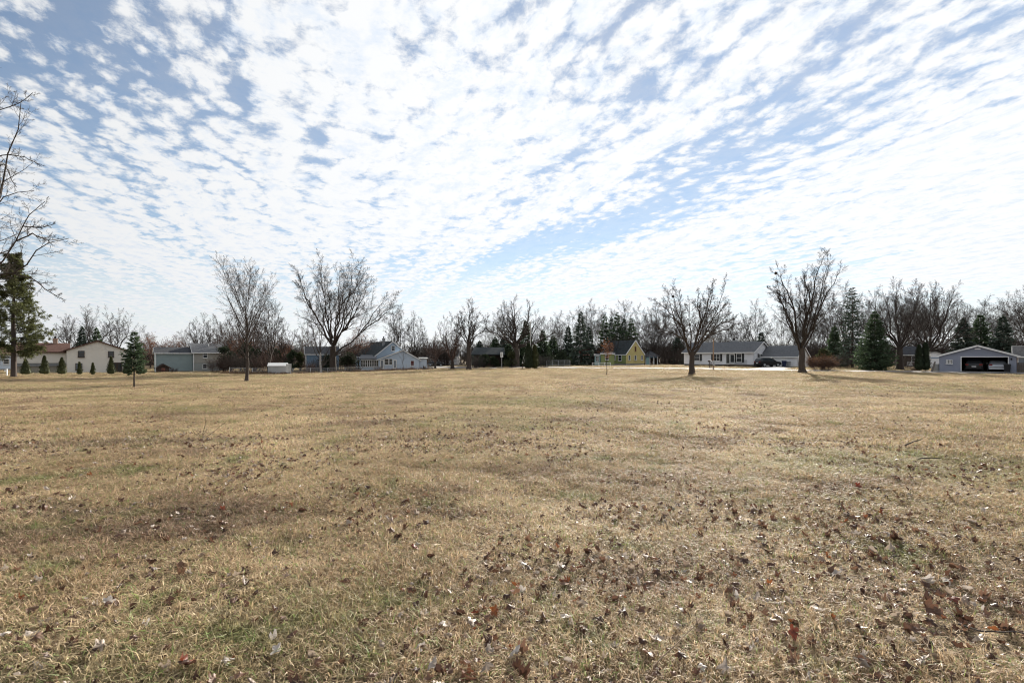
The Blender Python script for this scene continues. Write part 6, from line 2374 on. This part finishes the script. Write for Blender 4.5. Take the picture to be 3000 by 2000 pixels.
# ---- fallen leaves
def leaf_mat(name, stops):
    m = bpy.data.materials.new(name)
    m.use_nodes = True
    nt = m.node_tree
    N, L = nt.nodes, nt.links
    oi = N.new('ShaderNodeObjectInfo')
    cr = N.new('ShaderNodeValToRGB')
    cr.color_ramp.interpolation = 'CONSTANT'
    while len(cr.color_ramp.elements) < len(stops):
        cr.color_ramp.elements.new(0.5)
    for e, (pos, col) in zip(cr.color_ramp.elements, stops):
        e.position = pos
        e.color = (*col, 1)
    L.new(oi.outputs['Random'], cr.inputs[0])
    t = N.new('ShaderNodeTexCoord')
    nz = N.new('ShaderNodeTexNoise')
    nz.inputs['Scale'].default_value = 38.0
    nz.inputs['Detail'].default_value = 3.0
    L.new(t.outputs['Object'], nz.inputs['Vector'])
    mr = N.new('ShaderNodeMapRange')
    for i, k in enumerate((0.3, 0.7, 0.6, 1.3)):
        mr.inputs[i + 1].default_value = k
    L.new(nz.outputs['Fac'], mr.inputs[0])
    vm = N.new('ShaderNodeVectorMath')
    vm.operation = 'SCALE'
    L.new(cr.outputs['Color'], vm.inputs[0])
    L.new(mr.outputs[0], vm.inputs['Scale'])
    b = N['Principled BSDF']
    b.inputs['Roughness'].default_value = 0.55
    b.inputs['Specular IOR Level'].default_value = 0.45
    L.new(vm.outputs[0], b.inputs['Base Color'])
    tr = N.new('ShaderNodeBsdfTranslucent')
    L.new(vm.outputs[0], tr.inputs['Color'])
    ms = N.new('ShaderNodeMixShader')
    ms.inputs[0].default_value = 0.28
    L.new(b.outputs[0], ms.inputs[1])
    L.new(tr.outputs[0], ms.inputs[2])
    L.new(ms.outputs[0], N['Material Output'].inputs['Surface'])
    return m


LEAF = leaf_mat('dead_leaf', [(0.0, (0.075, 0.038, 0.026)), (0.30, (0.125, 0.064, 0.042)), (0.54, (0.19, 0.108, 0.070)), (0.72, (0.27, 0.20, 0.15)), (0.86, (0.40, 0.34, 0.29)), (0.965, (0.20, 0.075, 0.035))])
RED = leaf_mat('red_leaf', [(0.0, (0.17, 0.045, 0.024)), (0.5, (0.23, 0.082, 0.03)), (0.8, (0.14, 0.035, 0.022))])
BROWN = leaf_mat('brown_fallen_leaf', [(0.0, (0.078, 0.040, 0.027)), (0.4, (0.125, 0.066, 0.043)), (0.7, (0.18, 0.102, 0.067))])
PALE = leaf_mat('pale_fallen_leaf', [(0.0, (0.36, 0.29, 0.23)), (0.4, (0.45, 0.39, 0.34)), (0.75, (0.52, 0.47, 0.43))])


def leaf_mesh(seed, lobed, curl):
    """a dry leaf: lobed or oval outline around a midrib, curled and creased; unit length about 1"""
    r = np.random.default_rng(seed)
    n = 22
    ring = []
    for i in range(n):
        a = 2 * math.pi * i / n
        if lobed:
            lob = 0.5 + 0.5 * math.cos(5 * a)
            rad = 0.26 + 0.26 * lob ** 0.7 + r.normal(0, 0.02)
            if abs(a - math.pi) < 0.35:
                rad = 0.16
        else:
            rad = 0.5 * (1 - 0.45 * abs(math.sin(a))) + r.normal(0, 0.012)
        ring.append((math.cos(a) * rad, math.sin(a) * rad))
    ph = r.random() * 6.28
    k1, k2 = curl * r.uniform(0.6, 1.5), curl * r.uniform(-0.5, 1.2)

    def lift(x, y):
        z = k1 * abs(y) * 1.1 + k1 * 1.6 * y * y + k2 * 1.6 * x * x + 0.10 * math.sin(9 * x + ph) * math.cos(8 * y + ph) + r.normal(0, 0.03)
        q = 1.0 / (1.0 + 0.5 * abs(z))
        return (x * q, y * q * (1.0 - 0.35 * min(1.0, abs(k1))), z)
    vs = [lift(0, 0)]
    inner = [lift(x * 0.5, y * 0.5) for x, y in ring]
    outer = [lift(x, y) for x, y in ring]
    vs += inner + outer
    fs = []
    for i in range(n):
        j = (i + 1) % n
        fs.append((0, 1 + i, 1 + j))
        fs.append((1 + i, 1 + n + i, 1 + n + j, 1 + j))
    # stalk
    b0 = len(vs)
    vs += [lift(-0.16, -0.008), lift(-0.16, 0.008), (-0.62, 0.006, 0.06), (-0.62, -0.006, 0.06)]
    fs.append((b0, b0 + 1, b0 + 2, b0 + 3))
    me = bpy.data.meshes.new('fallen_leaf')
    me.from_pydata(vs, [], fs)
    me.update()
    me.polygons.foreach_set('use_smooth', [True] * len(fs))
    return me


leaf_me = [leaf_mesh(40 + k, k % 3 != 2, (0.22, 0.42, 0.7, 0.3, 0.85, 0.5, 0.15, 0.65)[k]) for k in range(8)]
for m_ in leaf_me:
    m_.materials.append(LEAF)

NL = 62000
p = wedge(NL * 3, 1.4, 66.0, rs, 2.5)
# extra candidates close by
p2 = wedge(40000, 1.4, 14.0, rs, 2.0)
p2 = p2[rs.random(len(p2)) < np.clip((14.0 - p2[:, 1]) / 8.0, 0, 1)]
p = np.concatenate([p, p2])
X_, Y_ = p[:, 0], p[:, 1]
pxs = 1500 + F * X_ / Y_
pys = HZ + F * EYE / Y_
clump = vnoise(X_ * 0.55, Y_ * 0.55, 31) * 0.6 + vnoise(X_ * 1.9, Y_ * 1.9, 32) * 0.4
prob = np.clip((clump - 0.38) * 2.6, 0.12, 1.0)
far = np.clip((70 - Y_) / 50.0, 0.05, 1.0)
prob = prob * far


def spot(cx, cy, rx, ry, amp):
    global prob
    prob = prob + amp * np.exp(-(((X_ - cx) / rx) ** 2 + ((Y_ - cy) / ry) ** 2)) * (clump > 0.35)


def drift(ax, ay, bx, by, w, amp):
    """leaves blown into a loose line"""
    global prob
    L2 = (bx - ax) ** 2 + (by - ay) ** 2
    t = np.clip(((X_ - ax) * (bx - ax) + (Y_ - ay) * (by - ay)) / L2, 0, 1)
    dd = np.hypot(X_ - ax - t * (bx - ax), Y_ - ay - t * (by - ay))
    w2 = w * (0.45 + 1.1 * vnoise(X_ * 1.3, Y_ * 1.3, 52))
    prob = prob + amp * np.exp(-(dd / w2) ** 2) * np.clip((vnoise(X_ * 3.1, Y_ * 3.1, 51) - 0.12) * 2.6, 0, 1)


drift(-0.55, 2.72, 0.35, 3.6, 0.30, 1.5)     # from the lower middle to the right
drift(0.35, 3.6, 1.0, 5.2, 0.32, 1.4)
drift(1.0, 5.2, 2.6, 5.0, 0.45, 1.2)
drift(1.62, 2.55, 2.5, 3.9, 0.30, 1.6)       # the lower right
drift(2.5, 3.9, 3.6, 4.6, 0.4, 1.2)
drift(2.2, 2.7, 2.9, 3.1, 0.3, 1.0)
drift(-2.6, 2.9, -1.9, 3.4, 0.3, 0.6)
drift(-5.6, 7.4, -4.0, 7.0, 0.5, 0.9)
drift(-6.9, 10.2, -5.2, 10.0, 0.5, 0.9)
drift(-2.6, 9.0, 0.8, 8.4, 0.8, 0.5)
drift(-1.5, 12.5, 3.5, 11.5, 1.0, 0.45)
drift(4.6, 9.6, 7.0, 9.0, 0.5, 0.5)
drift(-4, 15, 5, 16, 1.6, 0.4)
keep = rs.random(len(p)) < prob * 0.85
p = p[keep]
n = len(p)
size = 0.022 + 0.075 * rs.random(n) ** 1.5
z = gz(p[:, 0], p[:, 1]) + rs.uniform(0.012, 0.045, n) - 0.15 * size
rot = np.stack([rs.normal(0, 0.42, n), rs.normal(0, 0.42, n), rs.uniform(0, 6.283, n)], 1)
flip = rs.random(n) < 0.35
rot[flip, 0] += math.pi
z[flip] += 0.35 * size[flip]
idx = rs.integers(0, 8, n)
inview = (np.abs(p[:, 0]) < p[:, 1] * 1.0) & (p[:, 1] > EYE * F / (2000 - HZ))
app = np.where(inview, size / p[:, 1], 0)
order = np.argsort(-app)
first = order[:296]
rest = order[296:]
protos_l = []
for m_ in leaf_me:
    protos_l.append(bpy.data.objects.new('leaf_shape', m_))
instancer('leaf_litter', np.stack([p[rest, 0], p[rest, 1], z[rest]], 1), rot[rest], size[rest], idx[rest], protos_l, 'brown and pale fallen leaves scattered over the lawn')
print('leaves', n)

KIND = [('brown', BROWN, 'dull brown dry leaf lying curled on the nearest grass', 'brown leaves on the nearest grass'),
        ('pale', PALE, 'pale silvery-tan dry leaf lying on the nearest grass', 'pale leaves on the nearest grass'),
        ('red', RED, 'rust-red dry leaf lying on the nearest grass', 'rust-red leaves on the nearest grass')]
for i in first:
    t = rs.random()
    k = 0 if t < 0.70 else (1 if t < 0.965 else 2)
    o = bpy.data.objects.new('fallen_leaf', leaf_me[idx[i]])
    COL.objects.link(o)
    o.location = (p[i, 0], p[i, 1], z[i])
    o.rotation_euler = tuple(rot[i])
    o.scale = (size[i],) * 3
    o.material_slots[0].link = 'OBJECT'
    o.material_slots[0].material = KIND[k][1]
    sz = 'tiny' if size[i] < 0.045 else ('small' if size[i] < 0.075 else 'large')
    form = 'oval' if idx[i] % 3 == 2 else 'lobed'
    pose = 'upside-down' if flip[i] else 'curled'
    u_, w_ = 1500 + F * p[i, 0] / p[i, 1], HZ + F * EYE / p[i, 1]
    where = 'at the bottom' if w_ > 1780 else ('in the nearer half' if w_ > 1560 else 'further back')
    side = ('far left', 'left', 'middle', 'right', 'far right')[int(min(4, max(0, u_ // 600)))]
    tag(o, '%s %s %s %s dry leaf on the grass %s, %s' % (sz, KIND[k][0], pose, form, where, side), 'leaf', KIND[k][3])


def big_leaf(px, py, s, mt, rx, ry, rz, shape, label):
    d_ = EYE * F / (py - HZ)
    x_ = PX(px, d_)
    z_ = float(gz(np.array([x_]), np.array([d_]))[0])
    o = bpy.data.objects.new('fallen_leaf', leaf_me[shape])
    COL.objects.link(o)
    o.location = (x_, d_, z_ + 0.035 + 0.12 * s)
    o.rotation_euler = (rx, ry, rz)
    s = s * 0.66
    o.scale = (s, s, s)
    o.material_slots[0].link = 'OBJECT'
    o.material_slots[0].material = mt
    tag(o, label, 'leaf')


big_leaf(2262, 1536, 0.17, BROWN, 0.9, 0.2, 0.4, 3, 'large tan leaf standing on edge in the lawn right of the middle')
big_leaf(2716, 1812, 0.20, BROWN, 1.0, 0.1, 0.2, 1, 'largest brown curled leaf propped up at the lower right')
big_leaf(1447, 1828, 0.13, RED, 1.2, 0.2, 0.7, 0, 'bright orange-red lobed leaf standing up near the bottom middle')
big_leaf(536, 1985, 0.15, RED, 0.8, 0.1, 2.0, 1, 'red lobed leaf cut by the bottom edge left of the middle')
big_leaf(2512, 1438, 0.17, RED, 0.8, 0.3, 0.1, 3, 'orange-red leaf standing alone in the right lawn, the biggest of its distance')
big_leaf(2778, 1462, 0.15, RED, 1.1, 0.2, 1.0, 0, 'upright orange leaf far right on the lawn')
big_leaf(2582, 1516, 0.12, RED, 1.3, 0.2, 1.6, 0, 'small upright red leaf in the right lawn')
big_leaf(1655, 1980, 0.11, PALE, 0.9, 0.5, 0.5, 2, 'pale oval leaf standing at the bottom edge in the middle')
big_leaf(2438, 1842, 0.10, RED, 1.0, 0.2, 0.8, 1, 'dark red leaf standing in the drift of leaves at the lower right')
big_leaf(2905, 1868, 0.12, RED, 0.4, 0.2, 2.4, 0, 'bright red lobed leaf lying at the lower right edge')
big_leaf(2255, 1745, 0.10, RED, 0.7, 0.3, 2.4, 3, 'small orange leaf beside the lower right leaf drift')
big_leaf(1215, 1622, 0.13, RED, 0.5, 0.3, 1.1, 0, 'orange-brown leaf alone in the lawn just left of the middle')
big_leaf(651, 1510, 0.12, RED, 0.5, 0.3, 0.3, 3, 'small red leaf in the left lawn')
